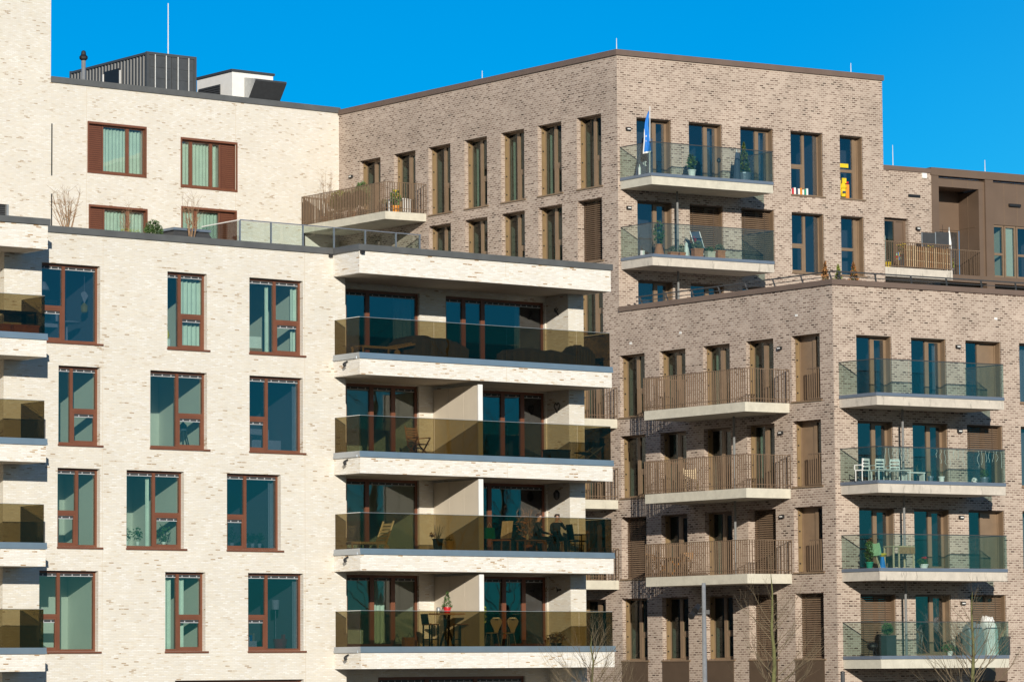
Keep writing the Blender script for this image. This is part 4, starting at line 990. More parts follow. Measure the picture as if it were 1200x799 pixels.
# ================================================================== low front balconies
ZC = [9.54, 6.46, 3.39, .32]
def white_chair(label, fr, a, d, z, rot, group):
    t = thing('garden_chair', label, 'chair', fr, a, d, z, rot, group)
    b = MB(M['white']); b.box(ID, -.26, .26, -.24, .22, .41, .45); b.build('seat', t)
    b = MB(M['white'])
    for z_ in (.55, .68, .80): b.box(ID, -.24, .24, .235, .26, z_, z_ + .055)
    for x in (-.26, .23): b.box(ID, x, x + .035, .225, .27, .41, .88)
    b.box(ID, -.26, .265, .225, .27, .86, .90); b.build('backrest', t)
    for x in (-.28, .26):
        b = MB(M['white']); b.box(ID, x, x + .03, -.26, .24, .62, .655); b.box(ID, x, x + .03, -.26, -.22, .45, .62); b.build('armrest', t)
    for x, y in ((-.26, -.22), (.23, -.22), (-.26, .2), (.23, .2)):
        b = MB(M['white']); b.box(ID, x, x + .035, y, y + .035, 0, .41); b.build('leg', t)
    return t
for k, (a, lab) in enumerate(((.42, 'white garden chair nearest the left corner of the glass balcony'), (1.10, 'white garden chair in the middle of a row of three'), (1.80, 'white garden chair at the right of a row of three'))):
    white_chair(lab, FCR, a + (k == 0) * .02, 1.0, ZC[1], (192, 176, 164)[k], 'white chairs on the balcony').scale = (.72, .72, .88)
t = thing('garden_table', 'low white slatted table in front of the three white chairs', 'table', FCR, 1.0, 1.55, ZC[1])
b = MB(M['white'])
for k in range(7): b.box(ID, -.45, 1.0, -.25 + k * .07, -.20 + k * .07, .36, .385)
b.build('tabletop', t)
for x, y in ((-.42, -.22), (.95, -.22), (-.42, .2), (.95, .2)):
    b = MB(M['white']); b.box(ID, x, x + .04, y, y + .04, 0, .36); b.build('leg', t)
t = thing('side_table', 'small white bench beside the white chairs', 'bench', FCR, 2.45, 1.3, ZC[1])
b = MB(M['white']); b.box(ID, -.4, .45, -.15, .15, .30, .34); b.build('top', t)
for x in (-.38, .39):
    b = MB(M['white']); b.box(ID, x, x + .04, -.13, .13, 0, .3); b.build('leg', t)
for k, (a, lab) in enumerate(((3.05, 'small grey blue pot with a twiggy plant, left of the second door'), (3.55, 'small grey blue pot with a twiggy plant, in front of the second door'), (4.05, 'small pale pot at the right edge of the second door'))):
    potted(lab, FCR, a, .9, ZC[1], .08, .10, .24, 'blue_alu' if k < 2 else 'white', lambda b, h, k=k: twigs(b, (0, 0, h), 4, .38, .12, .008, 60 + k, M['olive'], 2))
t = thing('football', 'black and white ball on the glass balcony floor', 'ball', FCR, 5.3, 1.2, ZC[1] + .11)
b = MB(M['white'], M['black']); prof = [(.11 * math.sin(math.pi * k / 8) + .001, -.11 * math.cos(math.pi * k / 8)) for k in range(9)]
b.lathe(prof, 12); b.mi = [(1 if (i * 7) % 5 == 0 else 0) for i in range(len(b.mi))]; b.build('ball', t)
potted('bushy plant in a blue grey pot near the right end of the balcony with chairs', FCR, 6.0, .9, ZC[1], .12, .15, .25, 'blue_alu', herb(22, .18, .2, 'leaf', 140))
# icicle lights hung inside the glass
for seg, (a0, a1, lab) in enumerate(((.75, 1.9, 'white icicle light string hanging inside the left glass of the balcony'), (3.0, 4.4, 'white icicle light string hanging inside the middle of the balcony glass'), (4.9, 6.1, 'white icicle light string hanging inside the right end of the balcony glass'))):
    t = thing('light_string', lab, 'light string', FCR, a0, 1.84, ZC[1], 0, 'icicle lights on the balcony')
    b = MB(M['white']); rr = random.Random(seg); n = 7
    b.bar((0, 0, 1.15), (a1 - a0, 0, 1.15), .012)
    for k in range(n):
        x = (a1 - a0) * (k + .5) / n; p = Vector((x, 0, 1.15)); L = rr.uniform(.25, .65)
        for j in range(5):
            q = Vector((x + rr.uniform(-.05, .05), 0, 1.15 - L * (j + 1) / 5)); b.bar(p, q, .009); p = q
    b.build('cable', t)
# third: shell chair, table, plants
t = thing('shell_chair', 'pale green plastic shell chair on thin legs', 'chair', FCR, .90, 1.0, ZC[2], 150)
b = MB(M['green']); n = 10
for i in range(n):
    for j in range(n):
        def sp(i, j):
            u = -1 + 2 * i / n; v = j / n
            if v < .5: return Vector((u * .24, -.22 + v * .84, .44 + .05 * u * u - .03 * math.sin(v * 6)))
            w_ = (v - .5) * 2; return Vector((u * .24 * (1 - .35 * w_ * w_), .20 + .10 * w_ - .05 * u * u, .44 + .05 * u * u + w_ * .42))
        b.poly([sp(i, j), sp(i + 1, j), sp(i + 1, j + 1), sp(i, j + 1)])
b.smooth = True; b.build('seat', t)
for x, y in ((-.2, -.2), (.2, -.2), (-.2, .2), (.2, .2)):
    b = MB(M['palewood']); b.tube((x * .4, y * .4, .42), (x, y, 0), .014); b.build('leg', t)
potted('dark green plant beside the pale green shell chair', FCR, .62, 1.1, ZC[2], .10, .13, .22, 'teal', lambda b, h: (leaves(b, (0, 0, h + .38), .16, .16, .42, 220, .07, M['leaf'], 'ball', 31), leaves(b, (.05, 0, h + .75), .1, .1, .12, 40, .05, M['rust'], 'ball', 33)))
t = thing('folding_table', 'wooden table with a board hung at its side on the third glass balcony', 'table', FCR, 2.0, 1.0, ZC[2])
b = MB(M['palewood']); b.box(ID, -.48, .48, -.3, .3, .76, .80); b.build('tabletop', t)
b = MB(M['wood']); b.box(ID, -.20, .48, -.315, -.302, .52, .755); b.build('apron', t)
for x, y in ((-.46, -.28), (-.22, -.28), (.42, -.28), (-.46, .24), (.42, .24)):
    b = MB(M['palewood']); b.box(ID, x, x + .05, y, y + .045, 0, .76); b.build('leg', t)
potted('small plant with pink flowers in a pale trough on the third glass balcony', FCR, 2.95, 1.2, ZC[2], .12, .15, .16, 'white', lambda b, h: (leaves(b, (-.05, 0, h + .08), .22, .14, .14, 150, .05, M['leaf'], 'ball', 35), leaves(b, (.05, 0, h + .2), .14, .1, .06, 40, .04, M['red'], 'ball', 36)))
t = thing('bowl_on_stand', 'yellow bowl on a blue stand behind the corner glass of the third balcony', 'bowl', FCR, 1.42, .8, ZC[2])
b = MB(M['yellow']); b.lathe([(.05, .42), (.15, .50), (.16, .54), (.13, .54)], 12); b.build('bowl', t); b = MB(M['blueflag']); b.lathe([(.12, 0), (.06, .42)], 10); b.build('base', t)
# fourth: tall planters, covers, inner table
box_planter('tall black planter with a clipped green ball in front of the closed blind', FCR, 1.48, .95, ZC[3], .42, .42, .72, 'darkgrey', lambda b, h: (leaves(b, (0, 0, h + .22), .22, .22, .22, 900, .035, M['leaf'], 'ball', 41), leaves(b, (-.1, 0, h + .45), .03, .03, .1, 14, .04, M['leaf'], 'ball', 42)))
box_planter('black planter with dry grass at the right end of the lowest glass balcony', FCR, 6.65, .9, ZC[3], .50, .35, .66, 'darkgrey', lambda b, h: twigs(b, (0, 0, h), 14, .34, .16, .008, 43, M['palewood'], 2))
t = thing('kettle_grill', 'round black kettle grill at the left corner of the lowest glass balcony', 'grill', FCR, .62, 1.2, ZC[3])
b = MB(M['black']); b.smooth = True; b.lathe([(.05, .18), (.19, .26), (.21, .34), (.18, .42), (.08, .48), (.02, .49)], 14); b.build('bowl', t)
for k in range(3):
    q = 2.1 * k; b = MB(M['black']); b.tube((.1 * math.cos(q), .1 * math.sin(q), .24), (.18 * math.cos(q), .18 * math.sin(q), 0), .012); b.build('leg', t)
def covered(label, fr, a, d, z, w_, h, dep, mat, seed, lean=0.0):
    t = thing('furniture_cover', label, 'cover', fr, a, d, z)
    b = MB(M[mat]); rr = random.Random(seed); n = 10; prof = [(-1, 0), (-1.0, .5), (-.92, .85), (-.6, 1.0), (0, 1.02), (.6, .99), (.92, .84), (1, .5), (1, 0)]
    rows = []
    for j in range(7):
        v = j / 6; k_ = 1 - .16 * abs(2 * v - 1) ** 3
        rows.append([Vector((x * w_ / 2 * (1 + .03 * rr.uniform(-1, 1)) + lean * zz, -dep / 2 + v * dep, zz * h * k_ * (1 + .04 * rr.uniform(-1, 1)))) for x, zz in prof])
    for j in range(6):
        for i in range(len(prof) - 1): b.poly([rows[j][i], rows[j][i + 1], rows[j + 1][i + 1], rows[j + 1][i]])
    b.poly(rows[0]); b.poly(rows[-1]); b.build('cover', t); return t
covered('white rounded furniture cover leaning in the middle of the lowest glass balcony', FCR, 5.95, 1.0, ZC[3], .52, 1.38, .5, 'white', 2)
covered('pale grey furniture cover behind the small tree trunk', FCR, 5.25, 1.0, ZC[3], .7, 1.15, .5, 'darkclear' if False else 'steel', 3)
t = thing('gas_bottle', 'slim black cylinder left of the pale covers', 'cylinder', FCR, 4.62, 1.0, ZC[3])
b = MB(M['black']); b.smooth = True; b.lathe([(.12, 0), (.13, .62), (.10, .70), (.03, .74)], 12); b.build('body', t); b = MB(M['steel']); b.lathe([(.03, .74), (.03, .8)], 8); b.build('valve', t)
potted('small leafy plants in a pale pot beside the open door, lowest glass balcony', FCR, 4.05, 1.2, ZC[3], .08, .10, .16, 'white', lambda b, h: leaves(b, (-.05, 0, h + .1), .32, .15, .14, 190, .06, M['leaf'], 'ball', 47))
t = thing('wooden_stool', 'orange wooden stool just inside the open balcony door', 'stool', FCR, 3.85, -.75, ZC[3])
b = MB(M['orange']); b.box(ID, -.28, .28, -.2, .2, .82, .90); b.build('seat', t)
for x, y in ((-.26, -.18), (.22, -.18), (-.26, .14), (.22, .14)):
    b = MB(M['orange']); b.box(ID, x, x + .05, y, y + .05, 0, .82); b.build('leg', t)

# ================================================================== long side balconies with bars
ZL = [9.41, 6.33, 3.28]
def folding_chair(label, fr, a, d, z, rot, mat='palewood', group=None):
    t = thing('folding_chair', label, 'chair', fr, a, d, z, rot, group)
    b = MB(M[mat])
    for k in range(5): b.box(ID, -.22, .22, -.2 + k * .085, -.14 + k * .085, .43, .45)
    b.build('seat', t)
    b = MB(M[mat])
    for k in range(4): b.box(ID, -.2, .2, .24 + .02 * k, .26 + .02 * k, .55 + .09 * k, .61 + .09 * k)
    b.bar((-.22, .18, .44), (-.22, .34, .94), .03); b.bar((.22, .18, .44), (.22, .34, .94), .03); b.build('backrest', t)
    for x in (-.23, .23):
        for y0, y1 in ((-.2, .28), (.22, -.24)):
            b = MB(M[mat]); b.bar((x, y0, .43), (x, y1, 0), .03); b.build('leg', t)
    return t
folding_chair('pale slatted chair standing behind the bars of the middle bronze balcony', FBL, -6.75, .9, ZL[1], 60)
folding_chair('wooden folding chair at the left of the table behind the lowest bronze bars', FBL, -8.65, 1.0, ZL[2], 100, 'wood')
folding_chair('wooden folding chair at the right of the table behind the lowest bronze bars', FBL, -7.15, 1.0, ZL[2], -95, 'wood')
t = thing('folding_table', 'orange toned wooden table between two folding chairs', 'table', FBL, -7.9, 1.0, ZL[2])
b = MB(M['wood'])
for k in range(8): b.box(ID, -.42, .42, -.4 + k * .1, -.32 + k * .1, .70, .725)
b.build('tabletop', t)
for x in (-.36, .36):
    for y0, y1 in ((-.3, .3), (.3, -.3)):
        b = MB(M['orange']); b.bar((x, y0, .7), (x, y1, 0), .035); b.build('leg', t)
# top left balcony garden
ZU = 18.57
for k, (a, s_, hh, lab) in enumerate(((-29.3, .26, 1.35, 'bare reddish bush at the far left end of the high barred balcony'), (-28.3, .4, 1.0, 'loose green shrub in the high barred balcony, second from the left'), (-27.45, .35, .95, 'broad olive shrub left of the dark climbing plant'), (-26.65, .3, 1.2, 'dark leafy climbing plant in the middle of the high barred balcony'))):
    t = thing('balcony_shrub', lab, 'shrub', FBL, a, 1.45, ZU, 0, 'shrubs on the high barred balcony')
    b = MB(M['dry']); twigs(b, (0, 0, .2), 9, hh + (.55 if k == 0 else 0), .45, .012, 80 + k, sub=4); b.build('branches', t)
    if k: 
        b = MB(M[('', 'leaf2', 'olive', 'leaf')[k]]); leaves(b, (0, 0, .35 + hh * .5), s_ * 1.35, s_, hh * .45, 800, .07, None, 'ball', 90 + k); b.build('foliage', t)
    b = MB(M['black' if k % 2 else 'terracotta']); b.lathe([(.14, 0), (.2, .3), (.18, .3)], 12); b.build('pot', t)
t = thing('plant_bench', 'low wooden bench frame on the high barred balcony', 'bench', FBL, -28.1, 1.5, ZU)
b = MB(M['palewood']); b.box(ID, -.8, .8, -.15, .15, .42, .46); b.build('seat', t)
for x in (-.78, .72):
    b = MB(M['palewood']); b.box(ID, x, x + .06, -.12, .12, 0, .42); b.build('leg', t)
t = thing('garden_table', 'white box table with a dark basket at the right of the high barred balcony', 'table', FBL, -24.95, .8, ZU, 20)
b = MB(M['white']); b.box(ID, -.42, .42, -.25, .25, .55, .60); b.build('tabletop', t)
for x in (-.40, .32):
    b = MB(M['white']); b.box(ID, x, x + .08, -.22, .22, 0, .55); b.build('leg', t)
t = thing('wicker_basket', 'dark round wicker basket beside the white table', 'basket', FBL, -25.5, 1.2, ZU)
b = MB(M['black']); b.lathe([(.18, 0), (.25, .3), (.24, .42), (.2, .42)], 14); b.build('body', t); b = MB(M['olive']); leaves(b, (0, 0, .5), .2, .2, .15, 90, .06, None, 'ball', 3); b.build('foliage', t)
potted('leafy rubber plant in an orange pot at the right end of the high barred balcony', FBL, -24.55, 1.3, ZU, .12, .16, .26, 'orange', lambda b, h: (leaves(b, (0, 0, h + .35), .22, .22, .38, 150, .08, M['leaf'], 'ball', 51), leaves(b, (.05, 0, h + .5), .15, .15, .2, 30, .05, M['yellow'], 'ball', 52)))

# ================================================================== right end balcony
ZE = 15.91
t = thing('bamboo_screen', 'sagging brown reed mat tied behind the bars of the right end balcony', 'screen', FE, 13.90, 1.70, ZE)
b = MB(M['wood'], M['palewood']); rr = random.Random(3); x = 0
while x < 2.28:
    top = .95 - .06 * x / 2.28 + rr.uniform(-.04, .03); b.box(ID, x, x + .022, -.01 + rr.uniform(-.006, .006), .012, .06, top, M['wood'] if rr.random() < .6 else M['palewood']); x += .026
for z_ in (.3, .7): b.bar((0, -.02, z_ + .05), (2.28, -.02, z_ - .02), .02, .03, M['palewood'])
b.build('mat', t)
t = thing('solar_panel', 'dark divided panel standing behind the reed mat', 'panel', FE, 15.35, 1.0, ZE)
b = MB(M['darkgrey']); b.box(ID, 0, .66, 0, .03, .35, 1.62); b.box(ID, .70, 1.36, 0, .03, .35, 1.68); b.build('panel', t)
b = MB(M['steel']); b.box(ID, .66, .70, 0, .04, 0, 1.66); b.box(ID, -.03, 0, 0, .04, 0, 1.62); b.box(ID, 1.36, 1.39, 0, .04, 0, 1.68); b.build('frame', t)
for k, (a, lab) in enumerate(((13.95, 'yellow flowers above the left end of the reed mat'), (15.4, 'yellow flowers above the right half of the reed mat'))):
    potted(lab, FE, a, 1.45, ZE, .12, .16, .6, 'darkgrey', lambda b, h, k=k: (leaves(b, (0, 0, h + .22), .2, .15, .2, 70, .05, M['leaf'], 'ball', 61 + k), leaves(b, (0, 0, h + .38), .24, .12, .08, 30, .045, M['yellow'], 'ball', 63 + k)))
t = thing('yellow_bucket', 'small yellow bucket on the right end balcony floor', 'bucket', FE, 13.2, 1.5, ZE)
b = MB(M['yellow']); b.lathe([(.10, 0), (.13, .24), (.12, .24)], 12); b.build('body', t); b = MB(M['steel']); b.bar((-.12, 0, .24), (0, 0, .33), .01); b.bar((.12, 0, .24), (0, 0, .33), .01); b.build('handle', t)
t = thing('wind_spinner', 'striped rainbow wind spinner at the left of the reed mat', 'wind spinner', FE, 13.72, 1.55, ZE)
b = MB(M['red'], M['yellow'], M['blueflag'], M['green'])
for k in range(8):
    q = k * .785; b.poly([(0, 0, .5), (.16 * math.cos(q), .01, .5 + .16 * math.sin(q)), (.16 * math.cos(q + .6), .03, .5 + .16 * math.sin(q + .6))], k % 4)
b.build('wheel', t); b = MB(M['palewood']); b.bar((0, .03, 0), (0, .03, .5), .012); b.build('stick', t)
t = thing('shoulder_bag', 'orange bag hanging behind the bars beside the bronze loggia', 'bag', FE, 16.85, .5, ZE + .05)
b = MB(M['orange']); b.box(ID, -.22, .22, -.08, .08, .45, .68); b.build('body', t); b = MB(M['wood']); b.bar((-.15, 0, .68), (0, 0, .8), .015); b.bar((.15, 0, .68), (0, 0, .8), .015); b.build('handle', t)
potted('mixed plants in a pale pot behind the bars of the bronze loggia', FE, 17.7, -.3, 16.03, .14, .18, .25, 'white', lambda b, h: (leaves(b, (0, 0, h + .2), .3, .2, .28, 160, .07, M['leaf2'], 'ball', 71), leaves(b, (0, 0, h + .3), .2, .2, .2, 40, .05, M['rust'], 'ball', 72)))
t = thing('parasol_closed', 'white folded parasol standing at the left of the bronze loggia', 'parasol', FE, 17.62, -.12, 16.03)
b = MB(M['white']); b.lathe([(.04, .1), (.11, .3), (.09, 1.3), (.03, 1.8)], 8); b.build('canopy', t); b = MB(M['steel']); b.tube((0, 0, 0), (0, 0, 1.95), .02); b.build('pole', t)
t = thing('hanging_basket', 'reddish hanging flower basket above the bronze loggia rail', 'hanging basket', FE, 16.95, .3, 17.25)
b = MB(M['rust']); leaves(b, (0, 0, 0), .17, .15, .22, 110, .06, None, 'ball', 8); b.build('foliage', t); b = MB(M['black']); b.lathe([(.08, -.2), (.14, -.05), (.14, -.02)], 10); b.bar((0, 0, 0), (0, 0, .75), .01); b.build('pot', t)
t = thing('sideboard', 'low wooden cabinet behind the window right of the bronze loggia', 'cabinet', FE, 20.8, -.75, 16.05)
b = MB(M['wood']); b.box(ID, -.27, .27, -.15, .15, .42, .8); b.build('body', t)
for x in (-.26, .2):
    b = MB(M['wood']); b.box(ID, x, x + .06, -.12, .12, 0, .42); b.build('leg', t)

# ================================================================== cream wing balconies
ZW = [9.975, 6.845, 3.765, .675]
def tarp(label, a, d, z, w_, h0, h1, dep, seed, bend=0):
    t = thing('furniture_cover', label, 'cover', FW1, a, d, z); nx, ny = 22, 8; rr = random.Random(seed)
    def hgt(u): return h0 + (h1 - h0) * u + bend * math.sin(u * math.pi) - .05 * abs(math.sin(u * 9.5))
    b = MB(M['tarp']); top = [[None] * (ny + 1) for _ in range(nx + 1)]
    for i in range(nx + 1):
        for j in range(ny + 1):
            u, v = i / nx, j / ny; e = min(u, 1 - u) * 6; e2 = min(v, 1 - v) * 5; dr = min(1, e) ** .5 * min(1, e2 + .35) ** .5
            top[i][j] = Vector((-w_ / 2 + u * w_, -dep / 2 + v * dep, hgt(u) * (.62 + .38 * dr) + .012 * rr.uniform(-1, 1)))
    for i in range(nx):
        for j in range(ny): b.poly([top[i][j], top[i + 1][j], top[i + 1][j + 1], top[i][j + 1]])
    ring = [top[i][0] for i in range(nx + 1)] + [top[nx][j] for j in range(1, ny + 1)] + [top[i][ny] for i in range(nx - 1, -1, -1)] + [top[0][j] for j in range(ny - 1, 0, -1)]
    for k in range(len(ring)):
        p, q = ring[k], ring[(k + 1) % len(ring)]; f = lambda r, m_: Vector((r.x * (1.0 + .02 * math.sin(m_ * 1.9)), r.y * (1.0 + .05 * math.sin(m_ * 1.9)), .03))
        b.poly([p, q, f(q, (k + 1) % len(ring)), f(p, k)])
    b.smooth = True; b.build('cover', t); return t
tarp('long dark tarpaulin over garden furniture, the flat topped left one on the top balcony', 3.55, .35, ZW[0], 2.65, .80, .62, .85, 1, .06)
tarp('wrinkled grey tarpaulin over garden furniture at the right of the top balcony', 7.95, .45, ZW[0], 2.7, .62, .55, .9, 2, -.02)
tarp('short dark tarpaulin hump at the right end of the top balcony', 9.68, .5, ZW[0], .85, .78, .66, .8, 3, .05)
M['sunlit_wood'] = plain('wood_sunlit_tone', (.68, .60, .42), .6, 0, .1, 10)  # wood tone lightened to stand in for sunlight on the lounger
def recliner(label, a, d, z, rot, mat, back=55, group=None):
    t = thing('sun_lounger', label, 'sun lounger', FW1, a, d, z, rot, group); b = MB(M[mat])
    b.bar((-.95, -.3, .26), (.45, -.3, .26), .04, .07); b.bar((-.95, .3, .26), (.45, .3, .26), .04, .07)
    for k in range(15): x = -.93 + k * .095; b.box(ID, x, x + .065, -.28, .28, .285, .305)
    b.build('frame', t); b = MB(M[mat]); c_, s_ = math.cos(R(back)), math.sin(R(back))
    for k in range(6): x = .46 + k * .12 * c_; z_ = .33 + k * .12 * s_; b.bar((x, -.27, z_), (x, .27, z_), .02, .08)
    for y in (-.28, .28): b.bar((.45, y, .28), (.45 + .74 * c_, y, .28 + .78 * s_), .03, .05)
    b.build('backrest', t)
    for x, y in ((-.9, -.29), (-.9, .29), (.1, -.29), (.1, .29)):
        b = MB(M[mat]); b.bar((x, y, 0), (x, y, .25), .045); b.build('leg', t)
    for y in (-.33, .33):
        b = MB(M[mat]); b.tube((.42, y - .02, .11), (.42, y + .02, .11), .11, None, 14); b.build('wheel', t)
    return t
recliner('pale sunlit wooden sun lounger with its slatted back raised on the third balcony', 1.65, -.35, ZW[2], 0, 'sunlit_wood', 66)
recliner('low wooden sun lounger with a flat back on the top balcony, left of the tarpaulin', 1.35, .7, ZW[0], 0, 'palewood', 12)
t = thing('folding_chair', 'teak folding armchair beside the door on the second balcony', 'chair', FW1, 3.55, -.25, ZW[1], 10)
b = MB(M['wood'])
for k in range(6): b.box(ID, -.25, .25, -.25 + k * .085, -.19 + k * .085, .42, .44)
b.build('seat', t); b = MB(M['wood'])
for k in range(6): b.box(ID, -.24, .24, .26 + .012 * k, .28 + .012 * k, .50 + .085 * k, .56 + .085 * k)
b.bar((-.27, .22, .42), (-.27, .36, 1.05), .035); b.bar((.27, .22, .42), (.27, .36, 1.05), .035); b.build('backrest', t)
for x in (-.29, .29):
    b = MB(M['wood']); b.box(ID, x - .025, x + .025, -.26, .28, .63, .66); b.build('armrest', t)
    for y0, y1 in ((-.24, .24), (.24, -.24)):
        b = MB(M['wood']); b.bar((x, y0, .62 if y0 < 0 else .42), (x, y1, 0), .035); b.build('leg', t)
# second balcony right
t = thing('lounge_chair', 'low dark reclining chair at the right end of the second balcony', 'lounge chair', FW1, 10.0, .7, ZW[1], 180)
b = MB(M['darkgrey']); b.bar((.5, 0, .30), (-.1, 0, .24), .5, .03); b.bar((-.1, 0, .24), (-.48, 0, .62), .5, .03); b.build('seat', t)
for y in (-.26, .26):
    b = MB(M['steel']); b.bar((.5, y, .0), (-.4, y, .55), .025); b.bar((-.35, y, 0), (.3, y, .4), .025); b.build('frame', t)
t = thing('storage_box', 'low dark storage box at the right of the second balcony', 'box', FW1, 8.55, .7, ZW[1])
b = MB(M['darkgrey']); b.box(ID, -.42, .42, -.2, .2, 0, .32); b.build('body', t); b = MB(M['black']); b.box(ID, -.44, .44, -.22, .22, .321, .36); b.build('lid', t)
# third balcony
t = thing('dining_chair', 'tall cane backed wooden chair facing the third balcony table', 'chair', FW1, 6.85, -.15, ZW[2], -80)
b = MB(M['orange']); b.box(ID, -.24, .24, -.25, .22, .42, .46); b.build('seat', t)
b = MB(M['palewood']); b.bar((0, .24, .50), (0, .34, 1.08), .46, .035)
b.build('backrest', t)
for x, y in ((-.22, -.23), (.2, -.23), (-.22, .2), (.2, .2)):
    b = MB(M['wood']); b.box(ID, x, x + .035, y, y + .035, 0, .42); b.build('leg', t)
t = thing('coffee_table', 'low wooden table with small pots between the chairs on the third balcony', 'table', FW1, 7.55, .55, ZW[2])
b = MB(M['wood']); b.box(ID, -.45, .45, -.25, .25, .40, .44); b.build('tabletop', t)
for x, y in ((-.42, -.22), (.38, -.22), (-.42, .18), (.38, .18)):
    b = MB(M['wood']); b.box(ID, x, x + .04, y, y + .04, 0, .4); b.build('leg', t)
b = MB(M['white']); b.lathe([(.04, 0), (.05, .1), (.03, .16), (.01, .2)], 10); single(b, 'tea_pot', 'small white pot on the low wooden table', 'pot', FW1, 7.45, .5, ZW[2] + .44)
t = thing('armchair', 'black framed garden armchair at the right end of the third balcony', 'chair', FW1, 9.5, .65, ZW[2], 75)
b = MB(M['black']); b.box(ID, -.25, .25, -.25, .25, .40, .44); b.build('seat', t); b = MB(M['black']); b.bar((0, .26, .46), (0, .34, .98), .5, .03); b.build('backrest', t)
for x, y in ((-.26, -.24), (.23, -.24), (-.26, .22), (.23, .22)):
    b = MB(M['black']); b.box(ID, x, x + .03, y, y + .03, 0, .62 if y < 0 else .4); b.build('leg', t)
for x in (-.27, .25):
    b = MB(M['black']); b.box(ID, x, x + .03, -.25, .28, .62, .65); b.build('armrest', t)
t = thing('tote_bag', 'bright green bag hanging at the end of the screen on the third balcony', 'bag', FW1, 5.35, 1.18, ZW[2])
b = MB(M['teal']); b.poly([(-.2, -.05, .42), (.2, -.05, .42), (.18, -.03, .78), (-.18, -.03, .78)]); b.poly([(-.2, .05, .42), (.2, .05, .42), (.18, .03, .78), (-.18, .03, .78)])
b.poly([(-.2, -.05, .42), (-.2, .05, .42), (-.18, .03, .78), (-.18, -.03, .78)]); b.poly([(.2, -.05, .42), (.2, .05, .42), (.18, .03, .78), (.18, -.03, .78)]); b.poly([(-.2, -.05, .42), (.2, -.05, .42), (.2, .05, .42), (-.2, .05, .42)]); b.build('body', t)
b = MB(M['white']); b.bar((-.1, 0, .78), (0, 0, .95), .015); b.bar((.1, 0, .78), (0, 0, .95), .015); b.build('handle', t)
t = thing('dried_shrub', 'dry orange brown shrub in a pot behind the two seated people', 'shrub', FW1, 8.25, -.45, ZW[2])
b = MB(M['dry']); twigs(b, (0, 0, .3), 12, 1.15, .55, .012, 5, sub=4); b.build('branches', t); b = MB(M['rust']); leaves(b, (0, 0, .95), .55, .3, .45, 190, .055, None, 'ball', 6); b.build('foliage', t)
b = MB(M['terracotta']); b.lathe([(.14, 0), (.2, .32), (.18, .32)], 12); b.build('pot', t)
potted('spiky plant in a dark pot in front of the privacy screen on the third balcony', FW1, 3.75, .5, ZW[2], .13, .17, .42, 'darkgrey', lambda b, h: (twigs(b, (0, 0, h), 12, .5, .22, .010, 7, M['olive'], 0), leaves(b, (-.2, 0, h + .1), .14, .12, .1, 40, .06, M['rust'], 'ball', 8)))
potted('low plant in an ochre pot right of the spiky plant', FW1, 4.15, .6, ZW[2], .11, .15, .34, 'palewood', herb(9, .16, .08, 'olive', 60))
# fourth balcony
t = thing('bar_table', 'high bar table with black legs on the lowest cream balcony', 'table', FW1, 4.10, .5, ZW[3])
b = MB(M['wood']); b.box(ID, -.52, .52, -.3, .3, 1.05, 1.10); b.build('tabletop', t)
for x0, x1 in ((-.1, -.22), (.1, .22), (-.1, .1), (.1, -.1)):
    b = MB(M['black']); b.bar((x0, 0, 1.05), (x1, -.25 if x0 < 0 else .25, 0), .05); b.build('leg', t)
def stool(label, a, rot):
    t = thing('bar_stool', label, 'bar stool', FW1, a, .45, ZW[3], rot, 'bar stools at the high table')
    b = MB(M['wood']); b.box(ID, -.2, .2, -.2, .2, .72, .76); b.build('seat', t)
    b = MB(M['black']); b.bar((0, .21, .76), (0, .26, 1.08), .36, .03); b.build('backrest', t)
    for x, y in ((-.19, -.19), (.15, -.19), (-.19, .15), (.15, .15)):
        b = MB(M['black']); b.box(ID, x, x + .04, y, y + .04, 0, .72); b.build('leg', t)
    b = MB(M['black']); b.box(ID, -.17, .17, -.185, -.165, .25, .28); b.box(ID, -.17, .17, .165, .185, .25, .28); b.build('footrest', t)
stool('black bar stool with a wooden seat at the left of the high table', 3.48, 90); stool('black bar stool with a wooden seat at the right of the high table', 4.72, -90)
potted('small green conifer in a bright red pot on the high bar table', FW1, 4.12, .5, ZW[3] + 1.10, .09, .12, .20, 'red', lambda b, h: leaves(b, (0, 0, h), .18, .18, .52, 500, .04, M['leaf'], 'cone', 9), 'potted_conifer', 'conifer')
b = MB(M['steel']); b.lathe([(.06, 0), (.07, .16), (.04, .2)], 10); single(b, 'lantern', 'small grey lantern beside the red pot', 'lantern', FW1, 3.80, .45, ZW[3] + 1.10)
def keyhole_chair(label, a):
    t = thing('dining_chair', label, 'chair', FW1, a, .45, ZW[3], 180, 'pale rounded chairs on the lowest cream balcony')
    prof = [(-.07, .48), (.07, .48), (.11, .60), (.20, .74), (.24, .84), (.20, .92), (.10, .97), (-.10, .97), (-.20, .92), (-.24, .84), (-.20, .74), (-.11, .60)]
    b = MB(M['palewood2']); b.poly([(x, .22, z) for x, z in prof]); b.poly([(x, .245, z) for x, z in prof])
    for k in range(len(prof)): p, q = prof[k], prof[(k + 1) % len(prof)]; b.poly([(p[0], .22, p[1]), (q[0], .22, q[1]), (q[0], .245, q[1]), (p[0], .245, p[1])])
    b.box(ID, -.06, .06, .246, .25, .88, .91, M['black']); b.build('backrest', t)
    b = MB(M['palewood2']); b.lathe([(.20, .45), (.22, .465), (.20, .48)], 14); b.build('seat', t)
    for x, y in ((-.18, -.18), (.18, -.18), (-.18, .18), (.18, .18)):
        b = MB(M['steel']); b.tube((x * .7, y * .7, .45), (x, y, 0), .012); b.build('leg', t)
